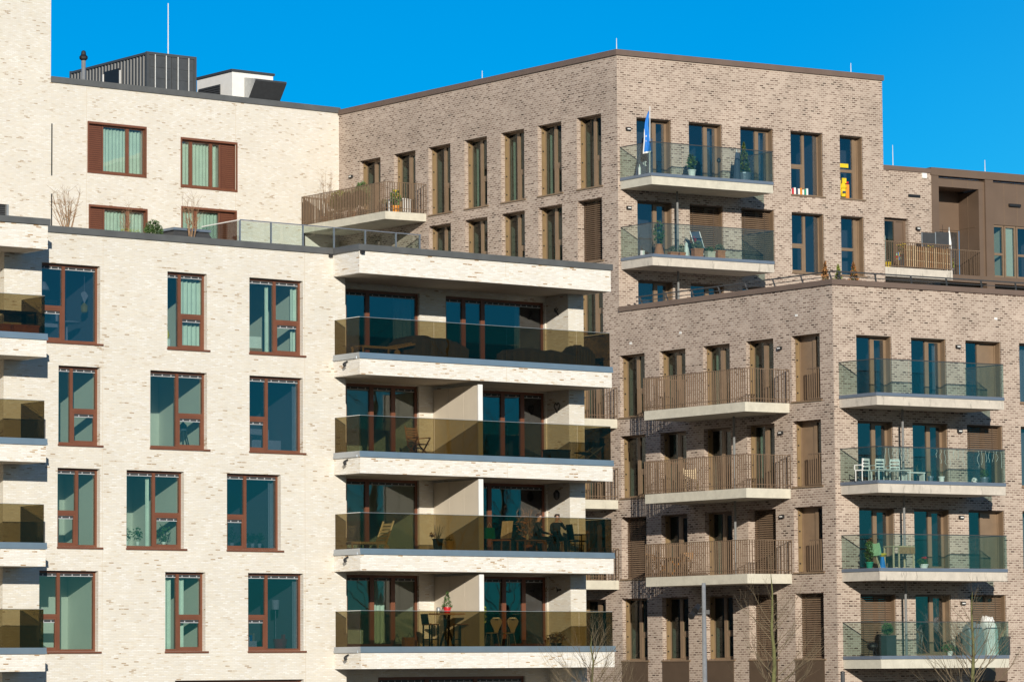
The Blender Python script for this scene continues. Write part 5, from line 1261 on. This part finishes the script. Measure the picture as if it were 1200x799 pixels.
M['palewood2'] = plain('cream_plywood', (.66, .55, .38), .5, 0, .05, 5)
keyhole_chair('cream chair with a rounded back, the left one of the pair before the door', 5.98); keyhole_chair('cream chair with a rounded back, the right one of the pair before the door', 6.66)
potted('yellow green leafy plant in a terracotta pot beside the cream screen edge', FW1, 6.0, -.35, ZW[3], .16, .2, .5, 'terracotta', lambda b, h: (leaves(b, (0, 0, h + .55), .30, .28, .6, 260, .10, M['leaf2'], 'ball', 10), leaves(b, (0, 0, h + .4), .26, .26, .5, 140, .1, M['leaf'], 'ball', 12)))
potted('dark brown leafy bush at the right of the lowest cream balcony', FW1, 8.75, .35, ZW[3], .14, .18, .14, 'black', lambda b, h: (leaves(b, (0, 0, h + .16), .42, .2, .2, 160, .07, M['dry'], 'ball', 13), leaves(b, (0, 0, h + .18), .4, .2, .2, 60, .07, M['white'], 'ball', 14)))
t = thing('shopping_bag', 'brown bag with black handles by the terrace door', 'bag', FW1, 3.35, -.6, ZW[3])
b = MB(M['wood']); b.box(ID, -.2, .2, -.08, .08, 0, .34); b.build('body', t); b = MB(M['black']); b.bar((-.1, -.08, .34), (0, -.08, .5), .012); b.bar((.1, -.08, .34), (0, -.08, .5), .012); b.build('handle', t)
t = thing('basket', 'dark wire basket beside the brown bag', 'basket', FW1, 2.9, -.6, ZW[3])
b = MB(M['black']); 
for k in range(8): b.bar((-.15 + k * .043, 0, 0), (-.15 + k * .043, 0, .2), .012)
b.box(ID, -.16, .16, -.08, .08, 0, .015); b.box(ID, -.16, .16, -.08, .08, .19, .2); b.build('body', t); b = MB(M['black']); b.bar((-.12, 0, .2), (0, 0, .45), .014); b.bar((.12, 0, .2), (0, 0, .45), .014); b.build('handle', t)
# left loggia
t = thing('garden_table', 'dark garden table with a basket on the top left loggia', 'table', FW1, -11.95, .35, ZW[0])
b = MB(M['black']); b.box(ID, -.75, .6, -.35, .35, .70, .74); b.build('tabletop', t)
for x, y in ((-.7, -.32), (.55, -.32), (-.7, .28), (.55, .28)):
    b = MB(M['black']); b.box(ID, x, x + .04, y, y + .04, 0, .7); b.build('leg', t)
for a, w_, lab in ((-12.65, .26, 'round terracotta pot at the left of the top left loggia'), (-12.15, .52, 'long terracotta trough below the dark garden table'), (-11.72, .34, 'square terracotta trough nearest the loggia end')):
    box_planter(lab, FW1, a, 1.05, ZW[0], w_, .22, .28, 'terracotta', None, group='terracotta planters on the loggia')
# small ornaments hung on the pier sides
for k, (z, lab) in enumerate(((12.0 - .02, 'dark dragonfly ornament on the brick pier beside the top balcony'), (8.75, 'dark wire heart ornament on the brick pier beside the second balcony'), (5.80, 'dark oval ornament on the brick pier beside the third balcony'), (2.60, 'small dark bird ornament on the brick pier beside the lowest balcony'))):
    t = MB(M['black']); a_ = 9.655; 
    if k == 0: t.bar((0, -.12, -.12), (0, .10, .12), .03); t.bar((0, -.10, .10), (0, .06, -.02), .02); t.bar((0, -.02, .16), (0, .12, .02), .02)
    elif k == 1:
        for p, q in (((0, 0, -.18), (0, -.16, .05)), ((0, -.16, .05), (0, -.06, .15)), ((0, -.06, .15), (0, 0, .06)), ((0, 0, .06), (0, .08, .15)), ((0, .08, .15), (0, .16, .04)), ((0, .16, .04), (0, 0, -.18))): t.bar(p, q, .022)
    elif k == 2: t.lathe([(.02, -.18), (.10, -.1), (.11, .05), (.03, .16)], 10)
    else: t.bar((0, -.12, 0), (0, .08, -.01), .05); t.bar((0, .05, 0), (0, .12, .08), .02); t.bar((0, .02, 0), (0, .10, -.08), .02)
    o = t.build('wall_ornament'); place(o, FW1, 9.60 if k == 2 else 9.655, -.62, z); tag(o, lab, 'ornament')

# ================================================================== things seen through windows
def sill_plants(lab, a, z, n, w_, seed, big=.2, mt='leaf', d=-.42):
    t = thing('window_plant', lab, 'potted plant', FW1, a, d, z)
    b = MB(M['white']); 
    for k in range(n): x = -w_ / 2 + w_ * (k + .5) / n; b.lathe([(.05, 0), (.07, .13), (.06, .13)], 10, None, (x, 0, 0))
    b.build('pot', t); b = MB(M[mt])
    for k in range(n): leaves(b, (-w_ / 2 + w_ * (k + .5) / n, 0, .16 + big * .8), big * .9, big * .6, big, 90, .06, None, 'ball', seed + k)
    b.build('foliage', t)
sill_plants('two spreading green plants in the left pane of the middle window, third row', -7.3, 3.83, 2, .8, 1, .22)
sill_plants('dense green plant behind the lower right pane of the middle window, third row', -6.15, 3.83, 1, .3, 5, .30)
sill_plants('dark leafy plants behind the lower left pane of the right window, third row', -3.75, 3.83, 2, .5, 8, .26)
sill_plants('small pots and green leaves in the wide pane of the right window, third row', -2.85, 3.83, 3, .8, 11, .17)
t = thing('pendant_lamp', 'white bell shaped pendant lamp in the top left window', 'lamp', FW1, -10.35, -.8, 11.55)
b = MB(M['white']); b.smooth = True; b.lathe([(.06, .30), (.16, .26), (.24, .12), (.29, 0), (.27, 0), (.20, .12)], 16); b.build('lamp_shade', t); b = MB(M['black']); b.bar((0, 0, .28), (0, 0, .95), .012); b.build('cord', t)
t = thing('round_table', 'white round table inside the top left window', 'table', FW1, -9.3, -1.0, 9.92)
b = MB(M['white']); b.lathe([(.40, .70), (.42, .72), (.40, .74)], 20); b.build('tabletop', t); b = MB(M['white']); b.lathe([(.2, 0), (.04, .06), (.03, .7)], 12); b.build('leg', t)
t = thing('picture_frame', 'pale framed picture seen in the right pane of the top left window', 'picture', FW1, -9.05, -2.6, 10.65)
b = MB(M['white']); b.box(ID, -.42, .42, 0, .03, 0, .85); b.build('frame', t); b = MB(M['navy']); b.box(ID, -.30, .30, -.012, -.002, .12, .73); b.build('picture', t)
t = thing('puppet', 'yellow clothed puppet with white wings hanging in the top left window', 'puppet', FW1, -8.98, -.5, 11.1)
b = MB(M['yellow']); b.lathe([(.03, .12), (.12, .02), (.10, -.16), (.02, -.2)], 10); b.build('body', t); b = MB(M['white']); b.poly([(0, 0, .1), (-.12, .02, .42), (.02, .02, .5), (.14, 0, .36)]); b.bar((0, 0, .1), (0, 0, 1.1), .008); b.build('wing', t)
t = thing('bed', 'white bedding at the bottom of the top right window', 'bed', FW1, -2.75, -1.2, 9.92)
b = MB(M['white']); b.box(ID, -.5, .5, -.4, 1.0, .25, .62); b.build('mattress', t); b = MB(M['wood']); b.box(ID, -.52, .52, -.42, 1.02, 0, .25); b.build('frame', t)
t = thing('sofa', 'pale sofa low in the wide pane of the right window, second row', 'sofa', FW1, -2.0, -1.3, 6.82)
b = MB(M['white']); b.box(ID, -.6, .6, -.35, .35, .12, .45); b.build('seat', t); b = MB(M['white']); b.bar((-.6, .3, .6), (.6, .4, .6), .12, .5); b.build('backrest', t)
t = thing('side_table', 'small dark table in the lower left pane of the right window, second row', 'table', FW1, -2.95, -.9, 6.82)
b = MB(M['wood']); b.box(ID, -.3, .3, -.2, .2, .50, .54); b.build('tabletop', t)
for x, y in ((-.28, -.18), (.24, -.18), (-.28, .14), (.24, .14)):
    b = MB(M['wood']); b.box(ID, x, x + .04, y, y + .04, 0, .5); b.build('leg', t)
t = thing('doorway', 'orange wooden door frame seen inside the narrow window of the lowest row', 'door frame', FW1, -5.25, -2.2, .62)
b = MB(M['wood']); b.box(ID, -.40, -.30, 0, .05, 0, 2.05); b.box(ID, .30, .40, 0, .05, 0, 2.05); b.box(ID, -.3, .3, 0, .05, 1.95, 2.05); b.build('frame', t); b = MB(M['palewood']); b.box(ID, -.29, .29, .01, .04, 0, 1.94); b.build('door', t)
t = thing('floor_lamp', 'slim dark lamp in the lower right pane of the wide window, second row', 'lamp', FW1, -5.1, -.7, 6.82)
b = MB(M['darkgrey']); b.bar((.1, 0, 0), (-.1, .1, .95), .03); b.bar((-.15, 0, 0), (-.1, .1, .95), .03); b.build('stand', t); b = MB(M['navy']); b.lathe([(.02, .9), (.12, .8), (.13, .62)], 10, None, (-.1, .1, 0)); b.build('lamp_shade', t)
t = thing('yellow_toy', 'small yellow toy at the bottom left pane of the narrow window, top row', 'toy', FW1, -6.05, -.4, 9.95)
b = MB(M['yellow']); b.lathe([(.04, .3), (.08, .42), (.05, .55), (.02, .6)], 10); b.build('body', t); b = MB(M['white']); b.lathe([(.12, 0), (.12, .3)], 10); b.build('base', t)
t = thing('washing_basket', 'red plastic basket in the bottom right window', 'basket', FW1, -1.75, -.5, .67)
b = MB(M['red']); b.lathe([(.18, 0), (.24, .30), (.25, .30), (.22, .29)], 14); b.build('body', t); b = MB(M['red']); b.box(ID, .08, .16, -.05, .05, .30, .44); b.build('handle', t)
t = thing('table_lamp', 'table lamp with a white shade in the bottom right window', 'lamp', FW1, -1.65, -.9, .65)
b = MB(M['white']); b.lathe([(.11, 1.25), (.13, 1.55), (.12, 1.55)], 14); b.build('lamp_shade', t); b = MB(M['steel']); b.lathe([(.14, 0), (.14, .02), (.012, .04), (.012, 1.25)], 10); b.build('stand', t)
t = thing('toy_shelf', 'colourful items on a low shelf behind the lower left pane of the bottom right window', 'shelf', FW1, -2.95, -.6, .65)
b = MB(M['white']); b.box(ID, -.3, .3, -.12, .12, 0, .25); b.build('shelf', t)
for k in range(6): b = MB(M[('red', 'teal', 'yellow', 'white', 'blueflag', 'palewood')[k]]); b.box(ID, -.28 + k * .09, -.22 + k * .09, -.1, .08, .25, .38 + .06 * (k % 3)); b.build('book', t)
t = thing('book_row', 'row of upright books on the sill of the upper window in the tall front', 'books', FBR, 8.75, -.38, 18.60)
for k in range(9): b = MB(M[('white', 'red', 'white', 'navy', 'white', 'orange', 'white', 'teal', 'white')[k]]); b.box(ID, -.42 + k * .1, -.34 + k * .1, -.08, .08, 0, .2 + .03 * (k % 3)); b.build('book', t)
t = thing('toys', 'bright yellow and orange toys in the upper right window of the tall front', 'toys', FBR, 10.98, -.36, 18.60)
b = MB(M['yellow']); b.lathe([(.10, .05), (.13, .2), (.12, .34), (.16, .42), (.10, .56), (.04, .62)], 12); b.build('body', t); b = MB(M['yellow']); b.box(ID, -.30, -.16, -.05, .05, .1, .66); b.box(ID, -.06, .14, -.04, .06, .6, .80); b.build('crane', t); b = MB(M['navy'], M['red']); b.box(ID, -.12, .02, -.16, -.13, .18, .26); b.box(ID, .14, .20, -.1, .1, .58, .66, M['red']); b.build('cab', t); b = MB(M['orange']); b.box(ID, .10, .26, -.06, .06, 0, .55); b.box(ID, -.28, -.14, -.05, .05, .2, .7, M['yellow']); b.build('base', t)
b = MB(M['yellow']); b.box(ID, -.18, .24, -.05, .05, 0, .16); single(b, 'yellow_tray', 'flat yellow toy on the ledge behind the upper pane of the right tall front window', 'tray', FBR, 10.98, -.36, 19.82)

# ================================================================== people on the third cream balcony
def person(label, a, d, z, rot, arm, group=None):
    me = bpy.data.meshes.new('person')
    J = dict(pel=(0, 0, .52), ch=(0, .10, .80), sh=(0, .10, .98), nk=(0, .07, 1.06), hd=(0, .04, 1.18), ht=(0, .05, 1.28))
    V = []; Rr = []; E = []; idx = {}
    def add(n, p, r, par=None):
        idx[n] = len(V); V.append(p); Rr.append(r)
        if par: E.append((idx[par], idx[n]))
    add('pel', (0, .12, .52), (.16, .12)); add('wa', (0, .15, .70), (.135, .10), 'pel'); add('ch', (0, .15, .88), (.16, .115), 'wa'); add('sh', (0, .13, 1.00), (.10, .08), 'ch')
    add('nk', (0, .11, 1.09), (.05, .05), 'sh'); add('hd0', (0, .085, 1.15), (.065, .075), 'nk'); add('hd', (0, .08, 1.23), (.078, .095), 'hd0'); add('ht', (0, .09, 1.31), (.05, .06), 'hd'); add('nose', (0, -.015, 1.215), (.014, .016), 'hd')
    for s_ in (-1, 1):
        n = str(s_); add('s' + n, (s_ * .18, .13, .985), (.062, .062), 'sh'); 
        up = arm and s_ == arm
        el = (s_ * .26, -.08, .80) if up else (s_ * .24, -.02, .72); wr = (s_ * .09, -.06, 1.08) if up else (s_ * .12, -.26, .66)
        add('e' + n, el, (.045, .045), 's' + n); add('w' + n, wr, (.028, .028), 'e' + n)
        base = Vector(wr); dr = (base - Vector(el)).normalized(); sd = Vector((s_, 0, 0)) if not up else Vector((0, 1, 0))
        hp = base + dr * .07; add('h' + n, tuple(hp), (.030, .018), 'w' + n)
        for f in range(4):
            o_ = (f - 1.5) * .02; m1 = hp + dr * (.045 - abs(f - 1.3) * .006) + sd * o_; m2 = m1 + dr * .03 + Vector((0, .012, -.012))
            add('f%d' % f + n, tuple(m1), (.009, .009), 'h' + n); add('g%d' % f + n, tuple(m2), (.008, .008), 'f%d' % f + n)
        th = base + dr * .03 + sd * (.04 * (-1 if not up else 1)); add('t' + n, tuple(th), (.010, .010), 'w' + n); add('u' + n, tuple(th + dr * .035), (.009, .009), 't' + n)
        add('hip' + n, (s_ * .09, .06, .50), (.095, .09), 'pel'); add('k' + n, (s_ * .13, -.36, .50), (.062, .062), 'hip' + n); add('a' + n, (s_ * .12, -.40, .09), (.042, .042), 'k' + n); add('ft' + n, (s_ * .13, -.55, .045), (.036, .030), 'a' + n)
    me.from_pydata(V, E, [])
    o = bpy.data.objects.new('person', me); COL.objects.link(o); place(o, FW1, a, d, z, rot)
    sk = o.modifiers.new('skin', 'SKIN'); sk.use_smooth_shade = True
    for i, r in enumerate(Rr): me.skin_vertices[0].data[i].radius = r
    me.skin_vertices[0].data[0].use_root = True
    ss = o.modifiers.new('sub', 'SUBSURF'); ss.levels = 2; ss.render_levels = 2
    me.materials.append(M['person_' + ('a' if arm else 'b')])
    tag(o, label, 'person', group)
    h = MB(M['hair']); h.smooth = True
    for ring in range(6):
        for k in range(12):
            def hp_(r_, k_):
                t_ = math.pi * .52 * r_ / 6; q = 2 * math.pi * k_ / 12; p = Vector((.095 * math.sin(t_) * math.cos(q), .105 * math.sin(t_) * math.sin(q), .115 * math.cos(t_)))
                if p.y < -.03 and r_ > 3: p.z += .05
                return p + Vector((0, .098, 1.235))
            h.poly([hp_(ring, k), hp_(ring, k + 1), hp_(ring + 1, k + 1), hp_(ring + 1, k)])
    h.build('hair', o)
    e = MB(M['black']);
    for s_ in (-1, 1): e.lathe([(.002, -.008), (.009, 0), (.002, .008)], 6, None, (s_ * .03, .0, 1.235))
    e.box(ID, -.022, .022, .005, .012, 1.165, 1.172, M['red']); e.build('face', o)
    return o
for nm, top in (('a', (.018, .018, .022)), ('b', (.03, .03, .035))):     # clothes up to the neck and wrists, skin above
    m, nt, b = new_mat('person_' + nm); setc(b, top, .85)
    tcx = nt.nodes.new('ShaderNodeTexCoord'); sp = nt.nodes.new('ShaderNodeSeparateXYZ'); gt = nt.nodes.new('ShaderNodeMath'); gt.operation = 'GREATER_THAN'; gt.inputs[1].default_value = 1.055
    mm = nt.nodes.new('ShaderNodeMixRGB'); mm.inputs[1].default_value = (*top, 1); mm.inputs[2].default_value = (.50, .29, .20, 1)
    nt.links.new(tcx.outputs['Object'], sp.inputs[0]); nt.links.new(sp.outputs['Z'], gt.inputs[0])
    if nm == 'b':
        l2 = nt.nodes.new('ShaderNodeMath'); l2.operation = 'LESS_THAN'; l2.inputs[1].default_value = -.235
        g3_ = nt.nodes.new('ShaderNodeMath'); g3_.operation = 'GREATER_THAN'; g3_.inputs[1].default_value = .60
        m1 = nt.nodes.new('ShaderNodeMath'); m1.operation = 'MULTIPLY'; m2 = nt.nodes.new('ShaderNodeMath'); m2.operation = 'MAXIMUM'
        nt.links.new(sp.outputs['Y'], l2.inputs[0]); nt.links.new(sp.outputs['Z'], g3_.inputs[0]); nt.links.new(l2.outputs[0], m1.inputs[0]); nt.links.new(g3_.outputs[0], m1.inputs[1])
        nt.links.new(gt.outputs[0], m2.inputs[0]); nt.links.new(m1.outputs[0], m2.inputs[1]); nt.links.new(m2.outputs[0], mm.inputs[0])
    else: nt.links.new(gt.outputs[0], mm.inputs[0])
    nt.links.new(mm.outputs[0], b.inputs['Base Color']); M['person_' + nm] = m
person('seated person in a dark jacket, hand against the face, right one of two', 8.95, .25, ZW[2], -20, 1)
person('seated person in dark clothes beside the dried shrub, left one of two', 8.30, .20, ZW[2], 50, 0)
for a, d, lab in ((8.95, .25, 'plain wooden bench seat under the right seated person'), (8.30, .20, 'plain wooden seat under the left seated person')):
    t = thing('garden_stool', lab, 'stool', FW1, a, d + -.10, ZW[2], -20)
    b = MB(M['wood']); b.box(ID, -.2, .2, -.14, .2, .36, .40); b.build('seat', t)
    for x, y in ((-.19, -.13), (.15, -.13), (-.19, .15), (.15, .15)):
        b = MB(M['wood']); b.box(ID, x, x + .04, y, y + .04, 0, .36); b.build('leg', t)

# ================================================================== street
def tree(label, x, y, top, trunk_r, seed, spread, lean=0.0, nl=5, first=.30):
    rr = random.Random(seed); t = bpy.data.objects.new('bare_tree', None); COL.objects.link(t); t.location = (x, y, 0)
    tag(t, label, 'tree', 'bare street trees')
    tr = MB(M['mossbark']); cr = MB(M['bark']); h = top; tr.smooth = True; cr.smooth = True
    pts = [Vector((0, 0, 0))]; k = 14
    for i in range(1, k + 1): pts.append(Vector((lean * (i / k) + rr.uniform(-.05, .05), rr.uniform(-.05, .05), h * i / k)))
    for i in range(k): tr.tube(pts[i], pts[i + 1], trunk_r * (1 - i / k) ** .75 + .008, trunk_r * (1 - (i + 1) / k) ** .75 + .008, 8, None, False)
    def br(p, d, L, r, lv):
        n = 5
        for i in range(n):
            d = (d + Vector((rr.uniform(-.16, .16), rr.uniform(-.16, .16), rr.uniform(-.02, .16)))).normalized(); q = p + d * (L / n)
            cr.tube(p, q, r, r * .8, 5, None, False); p = q; r *= .8
            if lv < 3 and i > 0:
                for _ in range(2 if lv < 2 else 1):
                    if rr.random() < .75:
                        e = (d + Vector((rr.uniform(-.8, .8), rr.uniform(-.8, .8), rr.uniform(-.1, .5)))).normalized(); br(p, e, L * .48, r * .62, lv + 1)
    for i in range(3, k):
        f = i / k
        if f < first: continue
        for _ in range(nl if f < .8 else 2):
            t_ = rr.uniform(0, 6.283); d = Vector((math.cos(t_), math.sin(t_), rr.uniform(.5, 1.3))).normalized()
            br(pts[i].lerp(pts[min(k, i + 1)], rr.random()), d, spread * (1.15 - f) * rr.uniform(.6, 1.1), .028 * (1.25 - f), 1)
    tr.build('trunk', t); cr.build('crown', t)
tree('tall bare young tree with a mossy trunk in front of the barred balconies', 8.35, 115, 8.45, .13, 4, 3.4, lean=-.15, nl=5, first=.42)
tree('bare young tree in front of the lowest glass balcony at the right', 14.60, 115, 7.8, .12, 8, 3.6, lean=.05, nl=5, first=.42)
tree('bare young tree in front of the right end of the cream balconies', 2.45, 113.5, 6.6, .09, 12, 3.4, nl=6, first=.42)
tree('tall bare tree standing to the right, mirrored in the upper terrace doors', 31, 107, 20.0, .28, 21, 8.0, nl=6, first=.35)
tree('second tall bare tree to the right, mirrored in the terrace doors', 38, 111, 18.0, .25, 23, 7.5, nl=6, first=.35)
t = bpy.data.objects.new('street_lamp', None); COL.objects.link(t); t.location = (6.22, 118, 0); tag(t, 'tall grey lamp post with two small spotlights below its top', 'street lamp')
b = MB(M['steel']); b.smooth = True; b.tube((0, 0, 0), (0, 0, 8.22), .10, .065, 12); b.build('pole', t)
for x, z in ((-.34, 7.22), (-.20, 7.42)):
    b = MB(M['black']); b.tube((x - .10, -.22, z - .10), (x + .02, -.02, z + .06), .11, .09, 10); b.bar((x, 0, z), (0, 0, z + .02), .03); o = b.build('spotlight', t)
b = MB(M['black']); b.box(ID, .04, .18, -.05, .05, 7.2, 7.34); b.build('bracket', t)
for x, y, z, lab in ((-11.9, 111, 5.34, 'thin grey mast rising in front of the bottom row of cream windows'), (10.5, 115.5, 5.26, 'short dark mast beside the corner of the lower brown block')):
    b = MB(M['steel' if x < 0 else 'darkgrey']); b.tube((0, 0, 0), (0, 0, z), .075, .07, 10); o = b.build('mast'); o.location = (x, y, 0); tag(o, lab, 'mast')
    b = MB(M['black']); b.lathe([(.08, z), (.07, z + .04), (.01, z + .06)], 10); b.build('cap', o)

for o in list(bpy.data.objects):
    for k in ('_world', '_sub', '_off'):
        if k in o: del o[k]
